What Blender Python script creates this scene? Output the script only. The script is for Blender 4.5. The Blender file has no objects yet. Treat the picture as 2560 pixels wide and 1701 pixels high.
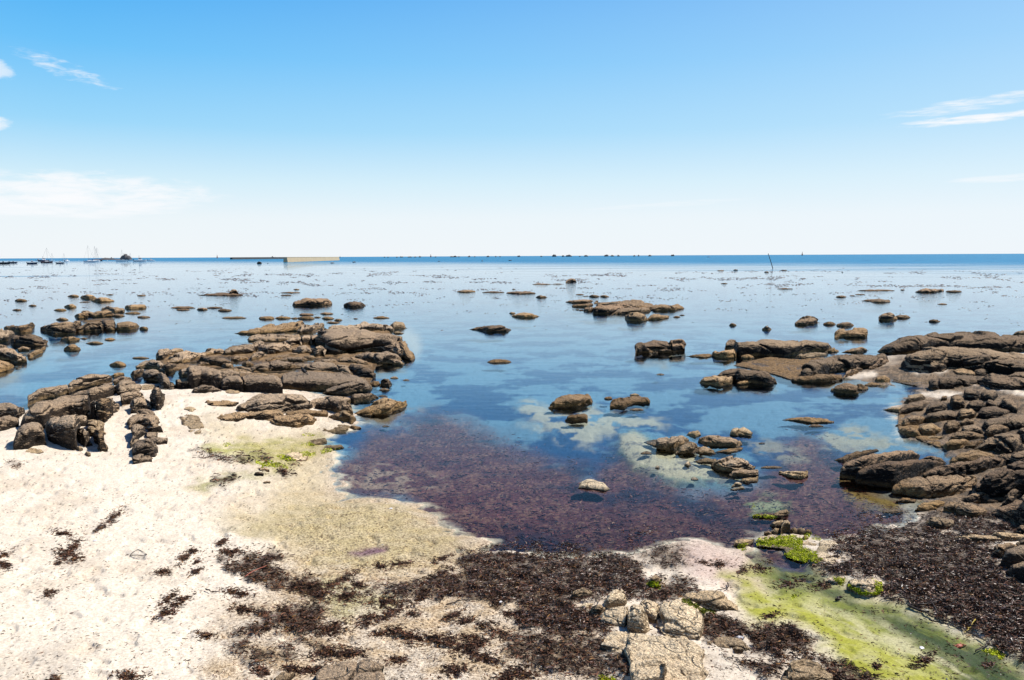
import bpy, math, random
import numpy as np
from mathutils import Vector, Matrix, Euler
from mathutils.bvhtree import BVHTree

random.seed(7)
RNG = np.random.default_rng(11)
sc = bpy.context.scene
COL = sc.collection
R_ = math.radians

# ------------------------------------------------------------------ camera
CH = 3.0                      # camera height above the sea
FPX = 2009.0                  # focal length in photo pixels (2560 wide)
W0, H0 = 2560.0, 1701.0
PITCH = math.atan(210.0/FPX)
ROLL = math.atan(12.0/2560.0)
cam_d = bpy.data.cameras.new('camera'); cam = bpy.data.objects.new('camera', cam_d); COL.objects.link(cam)
cam_d.sensor_width = 36.0
cam_d.lens = 36.0*FPX/W0
cam_d.clip_start = 0.1; cam_d.clip_end = 120000
Mcam = Matrix.Translation((0, 0, CH)) @ Matrix.Rotation(math.pi/2-PITCH, 4, 'X') @ Matrix.Rotation(-ROLL, 4, 'Z')
cam.matrix_world = Mcam
sc.camera = cam
MR = np.array(Mcam.to_3x3())

def ray(px, py):
    px = np.asarray(px, float); py = np.asarray(py, float)
    d = np.stack([(px-W0/2)/FPX, -(py-H0/2)/FPX, -np.ones_like(px+py)], -1)
    return d @ MR.T
def at(px, py, z=0.0):
    d = ray(px, py)
    t = (z-CH)/np.minimum(d[..., 2], -1e-5)
    return np.stack([d[..., 0]*t, d[..., 1]*t, np.broadcast_to(z, t.shape)], -1)
def proj(x, y, z):
    P = np.stack([x, y, z-CH], -1) @ MR
    w = -P[..., 2]
    ok = w > 0.2
    w = np.where(ok, w, 0.2)
    return np.where(ok, W0/2+FPX*P[..., 0]/w, -9e4), np.where(ok, H0/2-FPX*P[..., 1]/w, 9e4)

# ------------------------------------------------------------------ noise (numpy)
_perm = RNG.permutation(256); _perm = np.concatenate([_perm]*3)
_g3 = RNG.normal(size=(256, 3)); _g3 /= np.linalg.norm(_g3, axis=1)[:, None]
def perlin(p):
    p = np.asarray(p, float)
    i = np.floor(p).astype(np.int64); f = p-i; i &= 255
    u = f*f*f*(f*(f*6-15)+10)
    r = 0
    for a in (0, 1):
        wa = u[..., 0] if a else 1-u[..., 0]
        for b in (0, 1):
            wb = u[..., 1] if b else 1-u[..., 1]
            for c in (0, 1):
                wc = u[..., 2] if c else 1-u[..., 2]
                h = _perm[_perm[_perm[(i[..., 0]+a) & 255]+((i[..., 1]+b) & 255)]+((i[..., 2]+c) & 255)]
                g = _g3[h]
                r = r+wa*wb*wc*(g[..., 0]*(f[..., 0]-a)+g[..., 1]*(f[..., 1]-b)+g[..., 2]*(f[..., 2]-c))
    return r*1.5
def fbm(p, o=4, g=0.5):
    p = np.asarray(p, float); r = 0; a = 1.0; s = 0
    for k in range(o):
        r = r+a*perlin(p*2.03**k+17.3*k); s += a; a *= g
    return r/s*1.4
def ridged(p, o=3):
    r = 0; a = 1.0; s = 0
    for k in range(o):
        r = r+a*(1-2*np.abs(perlin(p*2.1**k+9.1*k))); s += a; a *= 0.5
    return r/s
def n2(x, y, sc_, o=4, off=0.0, ay=1.0):
    return fbm(np.stack([x/sc_, y/(sc_*ay), np.zeros_like(x)+off], -1), o)
def worley(p):
    i = np.floor(p).astype(np.int64); f = p-i
    F1 = np.full(p.shape[:-1], 9.0); F2 = F1.copy(); ID = np.zeros(p.shape[:-1]); SL = F1*0
    for a in (-1, 0, 1):
        for b in (-1, 0, 1):
            for c in (-1, 0, 1):
                h = _perm[_perm[_perm[(i[..., 0]+a) & 255]+((i[..., 1]+b) & 255)]+((i[..., 2]+c) & 255)]
                o = _g3[h]*0.38+0.5
                d = np.sqrt((a+o[..., 0]-f[..., 0])**2+(b+o[..., 1]-f[..., 1])**2+(c+o[..., 2]-f[..., 2])**2)
                m = d < F1
                F2 = np.where(m, F1, np.minimum(F2, d)); ID = np.where(m, h/255.0, ID); F1 = np.where(m, d, F1)
                g = _g3[(h*7+13) & 255]
                SL = np.where(m, (f[..., 0]-a-o[..., 0])*g[..., 0]+(f[..., 1]-b-o[..., 1])*g[..., 1]+(f[..., 2]-c-o[..., 2])*g[..., 2], SL)
    return F1, F2, ID, SL
def sstep(a, b, x):
    t = np.clip((x-a)/(b-a), 0, 1); return t*t*(3-2*t)
def sdf(poly, x, y):
    """signed distance, positive inside"""
    poly = np.asarray(poly, float); n = len(poly)
    d = np.full(x.shape, 1e18); ins = np.zeros(x.shape, bool)
    for k in range(n):
        x0, y0 = poly[k]; x1, y1 = poly[(k+1) % n]
        ex, ey = x1-x0, y1-y0
        t = np.clip(((x-x0)*ex+(y-y0)*ey)/(ex*ex+ey*ey+1e-12), 0, 1)
        d = np.minimum(d, (x-x0-t*ex)**2+(y-y0-t*ey)**2)
        if y0 != y1:
            ins ^= ((y0 > y) != (y1 > y)) & (x < (x1-x0)*(y-y0)/(y1-y0)+x0)
    d = np.sqrt(d)
    return np.where(ins, d, -d)

# crop frames in which the photo was measured: origin and scale in photo pixels
FR = dict(C0=(0, 600, .27119), C1=(0, 700, .30618), C2=(380, 760, .31895), C3=(1700, 780, .36989), C4=(1160, 840, .3316),
          C5=(1120, 600, .27119), C6=(560, 600, .27119), C7=(1740, 600, .34746), C8=(1660, 1200, .38136), C9=(800, 1200, .38136),
          C10=(0, 1100, .3833), F=(0, 0, 1.0))
def fr(f, pts):
    ox, oy, s = FR[f]
    return [(ox+x*s, oy+y*s) for x, y in pts]

# ------------------------------------------------------------------ object helpers
def tag(o, label=None, cat=None, group=None, kind=None):
    if label: o['label'] = label
    if cat: o['category'] = cat
    if group: o['group'] = group
    if kind: o['kind'] = kind
    return o
def mesh_np(name, V, F, mat=None, parent=None, smooth=True):
    me = bpy.data.meshes.new(name)
    V = np.asarray(V, np.float32); F = np.asarray(F, np.int32)
    me.vertices.add(len(V)); me.vertices.foreach_set('co', V.ravel())
    k = F.shape[1]
    me.loops.add(F.size); me.loops.foreach_set('vertex_index', F.ravel())
    me.polygons.add(len(F)); me.polygons.foreach_set('loop_start', np.arange(0, F.size, k, dtype=np.int32))
    if smooth: me.polygons.foreach_set('use_smooth', np.ones(len(F), bool))
    me.update(calc_edges=True)
    o = bpy.data.objects.new(name, me); COL.objects.link(o)
    if mat: me.materials.append(mat)
    if parent: o.parent = parent
    return o
def setcol(o, name, C):
    a = o.data.attributes.new(name, 'FLOAT_COLOR', 'POINT')
    C = np.asarray(C, np.float32)
    if C.shape[1] == 3: C = np.concatenate([C, np.ones((len(C), 1), np.float32)], 1)
    a.data.foreach_set('color', np.ascontiguousarray(C).ravel())
def gridfaces(nu, nv, wrap=False):
    i = np.arange(nu if wrap else nu-1)[:, None]; j = np.arange(nv-1)[None]
    i2 = (i+1) % nu
    return np.stack([(i*nv+j)+0*j, i2*nv+j, i2*nv+j+1, i*nv+j+1], -1).reshape(-1, 4)
class MB:
    def __init__(s): s.v = []; s.f = []
    def box(s, c, d, rz=0.0, taper=1.0):
        b = len(s.v)
        for z in (-1, 1):
            k = taper if z > 0 else 1.0
            for x, y in ((-1, -1), (1, -1), (1, 1), (-1, 1)):
                X, Y = x*d[0]/2*k, y*d[1]/2*k
                s.v.append((c[0]+X*math.cos(rz)-Y*math.sin(rz), c[1]+X*math.sin(rz)+Y*math.cos(rz), c[2]+z*d[2]/2))
        for f in ((0, 3, 2, 1), (4, 5, 6, 7), (0, 1, 5, 4), (1, 2, 6, 5), (2, 3, 7, 6), (3, 0, 4, 7)): s.f.append(tuple(b+i for i in f))
        return s
    def tube(s, pts, r, n=8):
        pts = [Vector(p) for p in pts]; rr = r if isinstance(r, (list, tuple)) else [r]*len(pts)
        b = len(s.v)
        for k, p in enumerate(pts):
            t = (pts[min(k+1, len(pts)-1)]-pts[max(k-1, 0)]).normalized()
            a = t.orthogonal().normalized(); c = t.cross(a)
            for i in range(n):
                th = 2*math.pi*i/n; s.v.append(tuple(p+a*math.cos(th)*rr[k]+c*math.sin(th)*rr[k]))
        for k in range(len(pts)-1):
            for i in range(n):
                s.f.append((b+k*n+i, b+k*n+(i+1) % n, b+(k+1)*n+(i+1) % n, b+(k+1)*n+i))
        s.f.append(tuple(b+i for i in reversed(range(n)))); s.f.append(tuple(b+(len(pts)-1)*n+i for i in range(n)))
        return s
    def loft(s, rings, cap=True):
        b = len(s.v); n = len(rings[0])
        for r in rings: s.v += [tuple(p) for p in r]
        for k in range(len(rings)-1):
            for i in range(n):
                s.f.append((b+k*n+i, b+k*n+(i+1) % n, b+(k+1)*n+(i+1) % n, b+(k+1)*n+i))
        if cap:
            s.f.append(tuple(b+i for i in reversed(range(n)))); s.f.append(tuple(b+(len(rings)-1)*n+i for i in range(n)))
        return s
    def build(s, name, mat, parent=None, smooth=False):
        me = bpy.data.meshes.new(name); me.from_pydata(s.v, [], s.f); me.update()
        if smooth:
            for p in me.polygons: p.use_smooth = True
        o = bpy.data.objects.new(name, me); COL.objects.link(o); me.materials.append(mat)
        if parent: o.parent = parent
        return o
def empty(name, loc, rz=0.0):
    o = bpy.data.objects.new(name, None); COL.objects.link(o); o.location = loc; o.rotation_euler = (0, 0, rz); o.empty_display_size = 0.3
    return o

# ------------------------------------------------------------------ node helper
class NT:
    def __init__(s, tree): s.t = tree; s.n = tree.nodes; s.l = tree.links
    def new(s, ty, **kw):
        n = s.n.new(ty)
        for k, v in kw.items(): setattr(n, k, v)
        return n
    def put(s, sock, v):
        if isinstance(v, bpy.types.NodeSocket): s.l.new(v, sock)
        elif v is not None:
            if sock.type == 'RGBA' and not hasattr(v, '__len__'): v = (v, v, v, 1)
            if sock.type == 'RGBA' and len(v) == 3: v = (*v, 1)
            sock.default_value = v
    def m(s, op, a, b=None, c=None, clamp=False):
        n = s.new('ShaderNodeMath', operation=op, use_clamp=clamp)
        for k, v in enumerate((a, b, c)):
            if v is not None: s.put(n.inputs[k], v)
        return n.outputs[0]
    def mr(s, v, a, b, c=0.0, d=1.0, smooth=True):
        n = s.new('ShaderNodeMapRange', interpolation_type='SMOOTHSTEP' if smooth else 'LINEAR')
        for k, q in enumerate((v, a, b, c, d)): s.put(n.inputs[k], q)
        return n.outputs[0]
    def mix(s, f, a, b, mode='MIX'):
        n = s.new('ShaderNodeMix', data_type='RGBA', blend_type=mode)
        s.put(n.inputs[0], f); s.put(n.inputs[6], a); s.put(n.inputs[7], b)
        return n.outputs[2]
    def noise(s, vec, scale, detail=4, rough=0.55, dist=0.0):
        n = s.new('ShaderNodeTexNoise'); s.put(n.inputs['Vector'], vec)
        n.inputs['Scale'].default_value = scale; n.inputs['Detail'].default_value = detail
        n.inputs['Roughness'].default_value = rough; n.inputs['Distortion'].default_value = dist
        return n.outputs[0]
    def map(s, vec, scale=(1, 1, 1), rot=(0, 0, 0), loc=(0, 0, 0)):
        n = s.new('ShaderNodeMapping'); s.put(n.inputs[0], vec)
        n.inputs['Scale'].default_value = scale; n.inputs['Rotation'].default_value = rot; n.inputs['Location'].default_value = loc
        return n.outputs[0]
    def bump(s, h, st=0.3, dist=0.02, nrm=None):
        n = s.new('ShaderNodeBump'); n.inputs['Distance'].default_value = dist
        s.put(n.inputs['Strength'], st); s.put(n.inputs['Height'], h)
        if nrm is not None: s.put(n.inputs['Normal'], nrm)
        return n.outputs[0]
def newmat(name):
    m = bpy.data.materials.new(name); m.use_nodes = True
    for n in list(m.node_tree.nodes): m.node_tree.nodes.remove(n)
    t = NT(m.node_tree)
    t.geo = t.new('ShaderNodeNewGeometry'); t.pos = t.geo.outputs['Position']
    x = t.new('ShaderNodeSeparateXYZ'); t.put(x.inputs[0], t.pos); t.x, t.y, t.z = x.outputs
    t.out = t.new('ShaderNodeOutputMaterial')
    return m, t
def principled(t, col, rough=0.7, nrm=None, spec=0.3, metal=0.0):
    p = t.new('ShaderNodeBsdfPrincipled')
    t.put(p.inputs['Base Color'], col); t.put(p.inputs['Roughness'], rough)
    t.put(p.inputs['Specular IOR Level'], spec); t.put(p.inputs['Metallic'], metal)
    if nrm is not None: t.put(p.inputs['Normal'], nrm)
    t.l.new(p.outputs[0], t.out.inputs[0]); return p
def attr(t, name):
    n = t.new('ShaderNodeAttribute', attribute_name=name, attribute_type='GEOMETRY'); return n
# ------------------------------------------------------------------ materials
SUN_AZ, SUN_EL = R_(66), R_(53)
def plain(name, col, rough=0.6, var=0.15, scale=3.0, spec=0.3):
    m, t = newmat(name)
    n = t.noise(t.pos, scale, 5)
    c = t.mix(n, tuple(x*(1-var) for x in col), tuple(min(1, x*(1+var)) for x in col))
    principled(t, c, rough, t.bump(n, 0.2, 0.01), spec); return m

def rock_mat(name, dark, mid, light, tan, face=0.35, tanh=0.16, sc_=1.0, tilt=0.12):
    m, t = newmat(name)
    # foliation: stretched coordinates, tilted
    st = t.map(t.pos, (1.2*sc_, 1.2*sc_, 5.5*sc_), (R_(8), tilt, 0.4))
    nb = t.noise(t.pos, 1.7*sc_, 6, 0.6)
    ns = t.noise(st, 2.2, 6, 0.62, 0.4)
    ng = t.noise(t.pos, 70, 3, 0.7)
    nm = t.noise(t.pos, 11, 6, 0.65)
    sp = t.noise(t.pos, 170, 2, 0.6)
    c = t.mix(t.mr(nb, 0.36, 0.66), dark, mid)
    c = t.mix(t.mr(ns, 0.5, 0.72, 0, 0.8), c, light)
    c = t.mix(t.mr(nm, 0.5, 0.62, 0, 0.7), c, tuple(x*0.4 for x in dark))
    # light and shade put into the colour: upward faces paler, steep faces darker
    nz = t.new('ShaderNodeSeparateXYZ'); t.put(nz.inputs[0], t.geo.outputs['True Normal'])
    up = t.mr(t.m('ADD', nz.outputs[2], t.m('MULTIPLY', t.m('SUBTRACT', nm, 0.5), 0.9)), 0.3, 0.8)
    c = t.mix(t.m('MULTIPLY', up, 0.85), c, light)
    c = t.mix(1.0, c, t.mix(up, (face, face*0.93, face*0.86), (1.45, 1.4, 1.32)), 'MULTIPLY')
    # granite grain
    c = t.mix(t.mr(ng, 0.35, 0.68), t.mix(1.0, c, (0.5, 0.47, 0.44), 'MULTIPLY'), t.mix(1.0, c, (1.42, 1.4, 1.36), 'MULTIPLY'))
    c = t.mix(t.mr(sp, 0.62, 0.72, 0, 0.4), c, (0.5, 0.46, 0.4))
    # ochre band near the water / sand line
    zn = t.m('ADD', t.z, t.m('MULTIPLY', t.m('SUBTRACT', nb, 0.5), 0.35))
    c = t.mix(t.mr(zn, tanh*0.15, tanh, 0.8, 0.0), c, t.mix(t.mr(nm, 0.35, 0.6), tuple(x*0.4 for x in tan), tan))
    oi = t.new('ShaderNodeObjectInfo'); rv = oi.outputs['Random']
    c = t.mix(1.0, c, t.mix(rv, (0.9, 0.88, 0.86) if 'pale' in name else (0.55, 0.53, 0.52), (1.2, 1.16, 1.1)), 'MULTIPLY')
    c = t.mix(t.m('MULTIPLY', t.m('FRACT', t.m('MULTIPLY', rv, 7.3)), 0.35), c, t.mix(1.0, c, (0.88, 0.98, 1.1), 'MULTIPLY'))
    wet = t.mr(t.z, 0.0, 0.035, 1, 0)
    c = t.mix(t.m('MULTIPLY', wet, 0.7), c, (0.03, 0.02, 0.012))
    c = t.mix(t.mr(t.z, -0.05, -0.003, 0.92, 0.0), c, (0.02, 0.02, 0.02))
    ck = t.new('ShaderNodeTexVoronoi', feature='DISTANCE_TO_EDGE'); wv = t.new('ShaderNodeVectorMath', operation='ADD')
    t.put(wv.inputs[0], st); nv = t.new('ShaderNodeTexNoise'); t.put(nv.inputs['Vector'], t.pos); nv.inputs['Scale'].default_value = 3.0
    t.put(wv.inputs[1], nv.outputs['Color']); t.put(ck.inputs['Vector'], wv.outputs[0]); ck.inputs['Scale'].default_value = 1.1
    crack = t.mr(ck.outputs[0], 0.0, 0.025, 0, 1)
    c = t.mix(1.0, c, t.mix(crack, (0.62, 0.6, 0.58), (1, 1, 1)), 'MULTIPLY')
    hgt = t.m('ADD', t.m('ADD', t.m('MULTIPLY', ns, 0.9), t.m('MULTIPLY', nm, 1.1)), t.m('ADD', t.m('MULTIPLY', ng, 0.22), t.m('MULTIPLY', crack, 0.3)))
    p = principled(t, c, t.m('SUBTRACT', 0.82, t.m('MULTIPLY', wet, 0.45)), t.bump(hgt, 1.0, 0.085), 0.25)
    return m
M = {}
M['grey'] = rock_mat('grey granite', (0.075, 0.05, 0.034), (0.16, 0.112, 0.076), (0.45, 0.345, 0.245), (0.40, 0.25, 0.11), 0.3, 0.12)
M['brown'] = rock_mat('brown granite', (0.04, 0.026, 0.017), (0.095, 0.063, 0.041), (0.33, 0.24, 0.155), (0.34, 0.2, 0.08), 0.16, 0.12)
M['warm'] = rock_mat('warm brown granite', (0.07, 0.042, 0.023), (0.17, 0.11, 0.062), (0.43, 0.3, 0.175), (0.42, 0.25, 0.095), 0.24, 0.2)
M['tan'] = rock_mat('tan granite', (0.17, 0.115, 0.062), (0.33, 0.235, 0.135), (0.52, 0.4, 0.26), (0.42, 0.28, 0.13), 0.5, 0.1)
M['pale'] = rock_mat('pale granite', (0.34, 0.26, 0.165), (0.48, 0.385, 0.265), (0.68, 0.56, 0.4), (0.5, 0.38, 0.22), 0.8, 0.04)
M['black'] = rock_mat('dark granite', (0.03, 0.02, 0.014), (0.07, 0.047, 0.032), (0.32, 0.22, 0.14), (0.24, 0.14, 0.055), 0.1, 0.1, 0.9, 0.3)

# sand, shingle and sea bed: colour and wetness laid per vertex
m, t = newmat('beach'); M['beach'] = m
a = attr(t, 'col'); g = attr(t, 'gran')
gs = t.new('ShaderNodeSeparateColor'); t.put(gs.inputs[0], g.outputs['Color'])
n1 = t.noise(t.pos, 45, 5, 0.7); n2_ = t.noise(t.pos, 140, 2, 0.6); n3 = t.noise(t.pos, 7, 5, 0.6)
dry = t.mix(1.0, a.outputs['Color'], t.mix(t.mr(n1, 0.3, 0.7), (0.8, 0.76, 0.7), (1.16, 1.14, 1.1)), 'MULTIPLY')
rough_c = t.mix(1.0, a.outputs['Color'], t.mix(t.mr(n1, 0.36, 0.6), (0.3, 0.24, 0.2), (1.3, 1.3, 1.28)), 'MULTIPLY')
c = t.mix(gs.outputs[0], dry, rough_c)
c = t.mix(t.m('MULTIPLY', t.mr(n2_, 0.62, 0.7), t.m('MULTIPLY', gs.outputs[0], 0.7)), c, (0.75, 0.7, 0.6))
hgt = t.m('ADD', t.m('MULTIPLY', n1, 0.5), t.m('ADD', t.m('MULTIPLY', n2_, 0.25), t.m('MULTIPLY', n3, 0.8)))
principled(t, c, t.m('SUBTRACT', 0.9, t.m('MULTIPLY', gs.outputs[1], 0.68)), t.bump(hgt, t.m('ADD', 0.4, t.m('MULTIPLY', gs.outputs[0], 0.5)), 0.03), t.m('ADD', 0.1, t.m('MULTIPLY', gs.outputs[1], 0.35)))

# sea water: clear in the shallows (transparent, tinted), mirror by Fresnel, ruffled and deep blue offshore
m, t = newmat('sea water'); M['water'] = m
rip = t.noise(t.map(t.pos, (1.0, 3.2, 1), (0, 0, R_(4))), 1.1, 5, 0.55)
rip2 = t.noise(t.map(t.pos, (1.0, 2.2, 1), (0, 0, R_(-8))), 9, 4, 0.6)
calm = t.noise(t.map(t.pos, (0.02, 0.12, 1), (0, 0, R_(-3))), 1.0, 4, 0.5)
nearf = t.mr(t.y, 6, 60, 1.0, 0.4)
big = t.mr(t.m('ADD', t.m('ADD', t.y, t.x), t.m('MULTIPLY', t.m('SUBTRACT', calm, 0.5), 420)), 130, 480, 0, 1)
streak = t.mr(t.noise(t.map(t.pos, (0.004, 0.05, 1)), 1.0, 3, 0.5), 0.6, 0.68, 0, 1)
streak = t.m('MULTIPLY', streak, t.mr(t.y, 30, 90, 0.0, 0.6))
fs = t.m('MAXIMUM', big, streak)
bh = t.bump(rip2, t.m('MULTIPLY', nearf, 0.10), 0.012)
mid = t.mr(t.y, 15, 60, 0.0, 1.0)
bh = t.bump(rip, t.m('ADD', t.m('MULTIPLY', nearf, 0.12), t.m('MULTIPLY', mid, 0.35)), 0.03, bh)
waves = t.noise(t.map(t.pos, (0.12, 0.5, 1)), 1.0, 5, 0.65)
bh2 = t.bump(waves, t.m('MULTIPLY', fs, 0.6), 0.35, bh)
fre = t.new('ShaderNodeFresnel'); fre.inputs[0].default_value = 1.333; t.put(fre.inputs[1], bh)
tr = t.new('ShaderNodeBsdfTransparent'); t.put(tr.inputs[0], (0.86, 0.93, 0.95, 1))
gl = t.new('ShaderNodeBsdfGlossy'); t.put(gl.inputs['Color'], (0.86, 0.94, 1, 1)); t.put(gl.inputs['Roughness'], t.m('ADD', 0.02, t.m('MULTIPLY', fs, 0.1))); t.put(gl.inputs['Normal'], bh2)
ms = t.new('ShaderNodeMixShader'); t.put(ms.inputs[0], t.m('MULTIPLY', fre.outputs[0], t.mr(fre.outputs[0], 0.12, 0.5, 0.42, 1.0))); t.l.new(tr.outputs[0], ms.inputs[1]); t.l.new(gl.outputs[0], ms.inputs[2])
df = t.new('ShaderNodeBsdfDiffuse'); wc = t.mix(t.mr(waves, 0.35, 0.65), (0.008, 0.12, 0.24), (0.025, 0.26, 0.44)); t.put(df.inputs[0], wc)
gl2 = t.new('ShaderNodeBsdfGlossy'); t.put(gl2.inputs['Color'], (0.4, 0.62, 0.85, 1)); t.put(gl2.inputs['Roughness'], 0.25); t.put(gl2.inputs['Normal'], bh2)
deep = t.new('ShaderNodeMixShader'); deep.inputs[0].default_value = 0.22; t.l.new(df.outputs[0], deep.inputs[1]); t.l.new(gl2.outputs[0], deep.inputs[2])
fin = t.new('ShaderNodeMixShader'); t.put(fin.inputs[0], t.m('MULTIPLY', fs, 0.9)); t.l.new(ms.outputs[0], fin.inputs[1]); t.l.new(deep.outputs[0], fin.inputs[2])
t.l.new(fin.outputs[0], t.out.inputs[0])

def colattr_mat(name, rough, spec=0.4, mul=1.0):
    m, t = newmat(name); a = attr(t, 'col')
    n = t.noise(t.pos, 60, 3)
    c = t.mix(1.0, a.outputs['Color'], t.mix(n, (0.6, 0.6, 0.6), (1.4, 1.4, 1.4)), 'MULTIPLY')
    principled(t, c, rough, None, spec); return m
M['weed'] = colattr_mat('seaweed', 0.6, 0.18)
M['wetweed'] = colattr_mat('wet seaweed', 0.4, 0.32)
M['algae'] = colattr_mat('green algae', 0.6, 0.3)
M['stick'] = plain('dark driftwood', (0.035, 0.022, 0.016), 0.6, 0.4, 30)
M['yellow'] = plain('yellow plant stem', (0.5, 0.36, 0.05), 0.5)
M['shell'] = plain('white shell', (0.8, 0.76, 0.74), 0.3, 0.06, 60)
M['orange'] = plain('orange crab shell', (0.45, 0.13, 0.08), 0.5, 0.3, 60)
M['white'] = plain('white boat paint', (0.8, 0.8, 0.8), 0.3, 0.04)
M['navy'] = plain('dark hull paint', (0.02, 0.035, 0.07), 0.3, 0.1)
M['maroon'] = plain('dark red hull paint', (0.10, 0.02, 0.02), 0.35, 0.1)
M['blackp'] = plain('black rubber', (0.02, 0.02, 0.022), 0.5, 0.1)
M['glassd'] = plain('dark cabin glass', (0.03, 0.05, 0.07), 0.08, 0.1, 3, 0.5)
M['alu'] = plain('grey aluminium', (0.16, 0.17, 0.18), 0.4, 0.1)
M['canvas'] = plain('blue boat canvas', (0.05, 0.12, 0.3), 0.7, 0.1)
M['concrete'] = plain('pale concrete', (0.46, 0.36, 0.23), 0.85, 0.18, 0.15)
M['concdark'] = plain('shaded dark concrete', (0.06, 0.06, 0.06), 0.85, 0.3, 0.1)  # shade of the far breakwater face put into the colour
M['bird'] = plain('black feathers', (0.012, 0.012, 0.014), 0.5, 0.2, 40)
M['beak'] = plain('dark beak', (0.05, 0.04, 0.02), 0.4)
M['reef'] = plain('far reef rock', (0.11, 0.1, 0.1), 0.9, 0.4, 0.2)
M['rust'] = plain('red beacon paint', (0.25, 0.06, 0.04), 0.6, 0.2)

# ------------------------------------------------------------------ world
w = bpy.data.worlds.new('World'); sc.world = w; w.use_nodes = True
for n in list(w.node_tree.nodes): w.node_tree.nodes.remove(n)
t = NT(w.node_tree)
tc = t.new('ShaderNodeTexCoord'); vec = tc.outputs['Generated']
sx = t.new('ShaderNodeSeparateXYZ'); t.put(sx.inputs[0], vec)
el = t.m('MULTIPLY', t.m('ARCSINE', sx.outputs[2]), 180/math.pi)
az = t.m('MULTIPLY', t.m('ARCTAN2', sx.outputs[0], sx.outputs[1]), 180/math.pi)
sky = t.new('ShaderNodeTexSky', sky_type='NISHITA'); sky.sun_disc = False
sky.sun_elevation = SUN_EL; sky.sun_rotation = SUN_AZ; sky.air_density = 1.0; sky.dust_density = 0.8; sky.ozone_density = 1.5
skyc = t.mix(1.0, sky.outputs[0], (0.09, 0.09, 0.09), 'MULTIPLY')
rp = t.new('ShaderNodeValToRGB'); t.put(rp.inputs[0], t.m('DIVIDE', el, 90.0, clamp=True))
stops = [(0, (0.93, 0.97, 1.0)), (2.6, (0.88, 0.955, 1.0)), (5.0, (0.68, 0.89, 1.0)), (8.5, (0.34, 0.71, 1.0)), (13, (0.155, 0.56, 0.99)), (18, (0.055, 0.41, 0.93)), (24, (0.05, 0.23, 0.66)), (36, (0.015, 0.08, 0.28)), (90, (0.006, 0.03, 0.12))]
e = rp.color_ramp.elements
e[0].position = 0; e[0].color = (*stops[0][1], 1); e[1].position = 1; e[1].color = (*stops[-1][1], 1)
for d, c in stops[1:-1]:
    q = e.new(d/90); q.color = (*c, 1)
c = t.mix(0.93, skyc, rp.outputs[0])
side = t.m('MULTIPLY', t.mr(az, -28, 40, 0.0, 0.38, False), t.mr(el, 0, 60, 1, 0))
c = t.mix(side, c, (0.80, 0.90, 0.99))
cv = t.new('ShaderNodeCombineXYZ'); t.put(cv.inputs[0], az); t.put(cv.inputs[1], el)
def cloud(ca, ce, wa, we, sx_, sy_, lo, hi, amt, rot=0.0, off=0.0):
    global c
    da = t.m('SUBTRACT', az, ca); de = t.m('SUBTRACT', t.m('SUBTRACT', el, ce), t.m('MULTIPLY', da, rot))
    r = t.m('ADD', t.m('POWER', t.m('ABSOLUTE', t.m('DIVIDE', da, wa)), 2.0), t.m('POWER', t.m('ABSOLUTE', t.m('DIVIDE', de, we)), 2.0))
    env = t.mr(r, 0.1, 1.15, 1, 0)
    n = t.noise(t.map(cv.outputs[0], (sx_, sy_, 1), (0, 0, -rot), (off, 0, 0)), 1.0, 7, 0.6, 0.3)
    f = t.m('MULTIPLY', t.mr(t.m('ADD', n, t.m('MULTIPLY', t.m('SUBTRACT', env, 1.0), 0.5)), lo, hi), env)
    c = t.mix(t.m('MULTIPLY', f, amt), c, (0.97, 0.98, 1.0))
cloud(-30, 4.15, 14.5, 1.7, 0.4, 2.0, 0.27, 0.62, 0.85)
cloud(-29, 3.2, 10, 1.2, 0.3, 2.2, 0.28, 0.62, 0.75, 0, 7)
cloud(-28.3, 11.3, 4.0, 0.9, 0.8, 3.5, 0.36, 0.8, 0.75, -0.28, 3)
cloud(-32.4, 10.9, 2.0, 1.0, 0.9, 2.2, 0.28, 0.55, 0.6, 0, 11)
cloud(-32.4, 7.9, 1.6, 0.6, 0.9, 2.2, 0.2, 0.5, 0.7, 0, 17)
cloud(29.5, 9.0, 7.0, 0.62, 0.5, 4.5, 0.3, 0.8, 0.85, 0.085, 5)
cloud(29.6, 8.1, 6.5, 0.42, 0.5, 4.5, 0.25, 0.65, 0.95, 0.02, 9)
cloud(11, 3.5, 8.0, 0.3, 0.3, 3.0, 0.3, 0.7, 0.35, 0.05, 13)
cloud(32, 4.5, 5.0, 0.35, 0.3, 3.0, 0.25, 0.6, 0.55, 0.0, 15)
bg = t.new('ShaderNodeBackground'); t.put(bg.inputs[0], c); bg.inputs[1].default_value = 1.0
wo = t.new('ShaderNodeOutputWorld'); t.l.new(bg.outputs[0], wo.inputs[0])
sl = bpy.data.lights.new('sun', 'SUN'); so = bpy.data.objects.new('sun', sl); COL.objects.link(so)
sl.energy = 5.3; sl.angle = R_(0.5); sl.color = (1.0, 0.96, 0.9)
sd_ = Vector((math.sin(SUN_AZ)*math.cos(SUN_EL), math.cos(SUN_AZ)*math.cos(SUN_EL), math.sin(SUN_EL)))
so.rotation_euler = sd_.to_track_quat('Z', 'Y').to_euler(); so.location = (20, 20, 40)
sc.view_settings.view_transform = 'Standard'; sc.view_settings.look = 'None'; sc.view_settings.exposure = 0; sc.view_settings.gamma = 1
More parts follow.
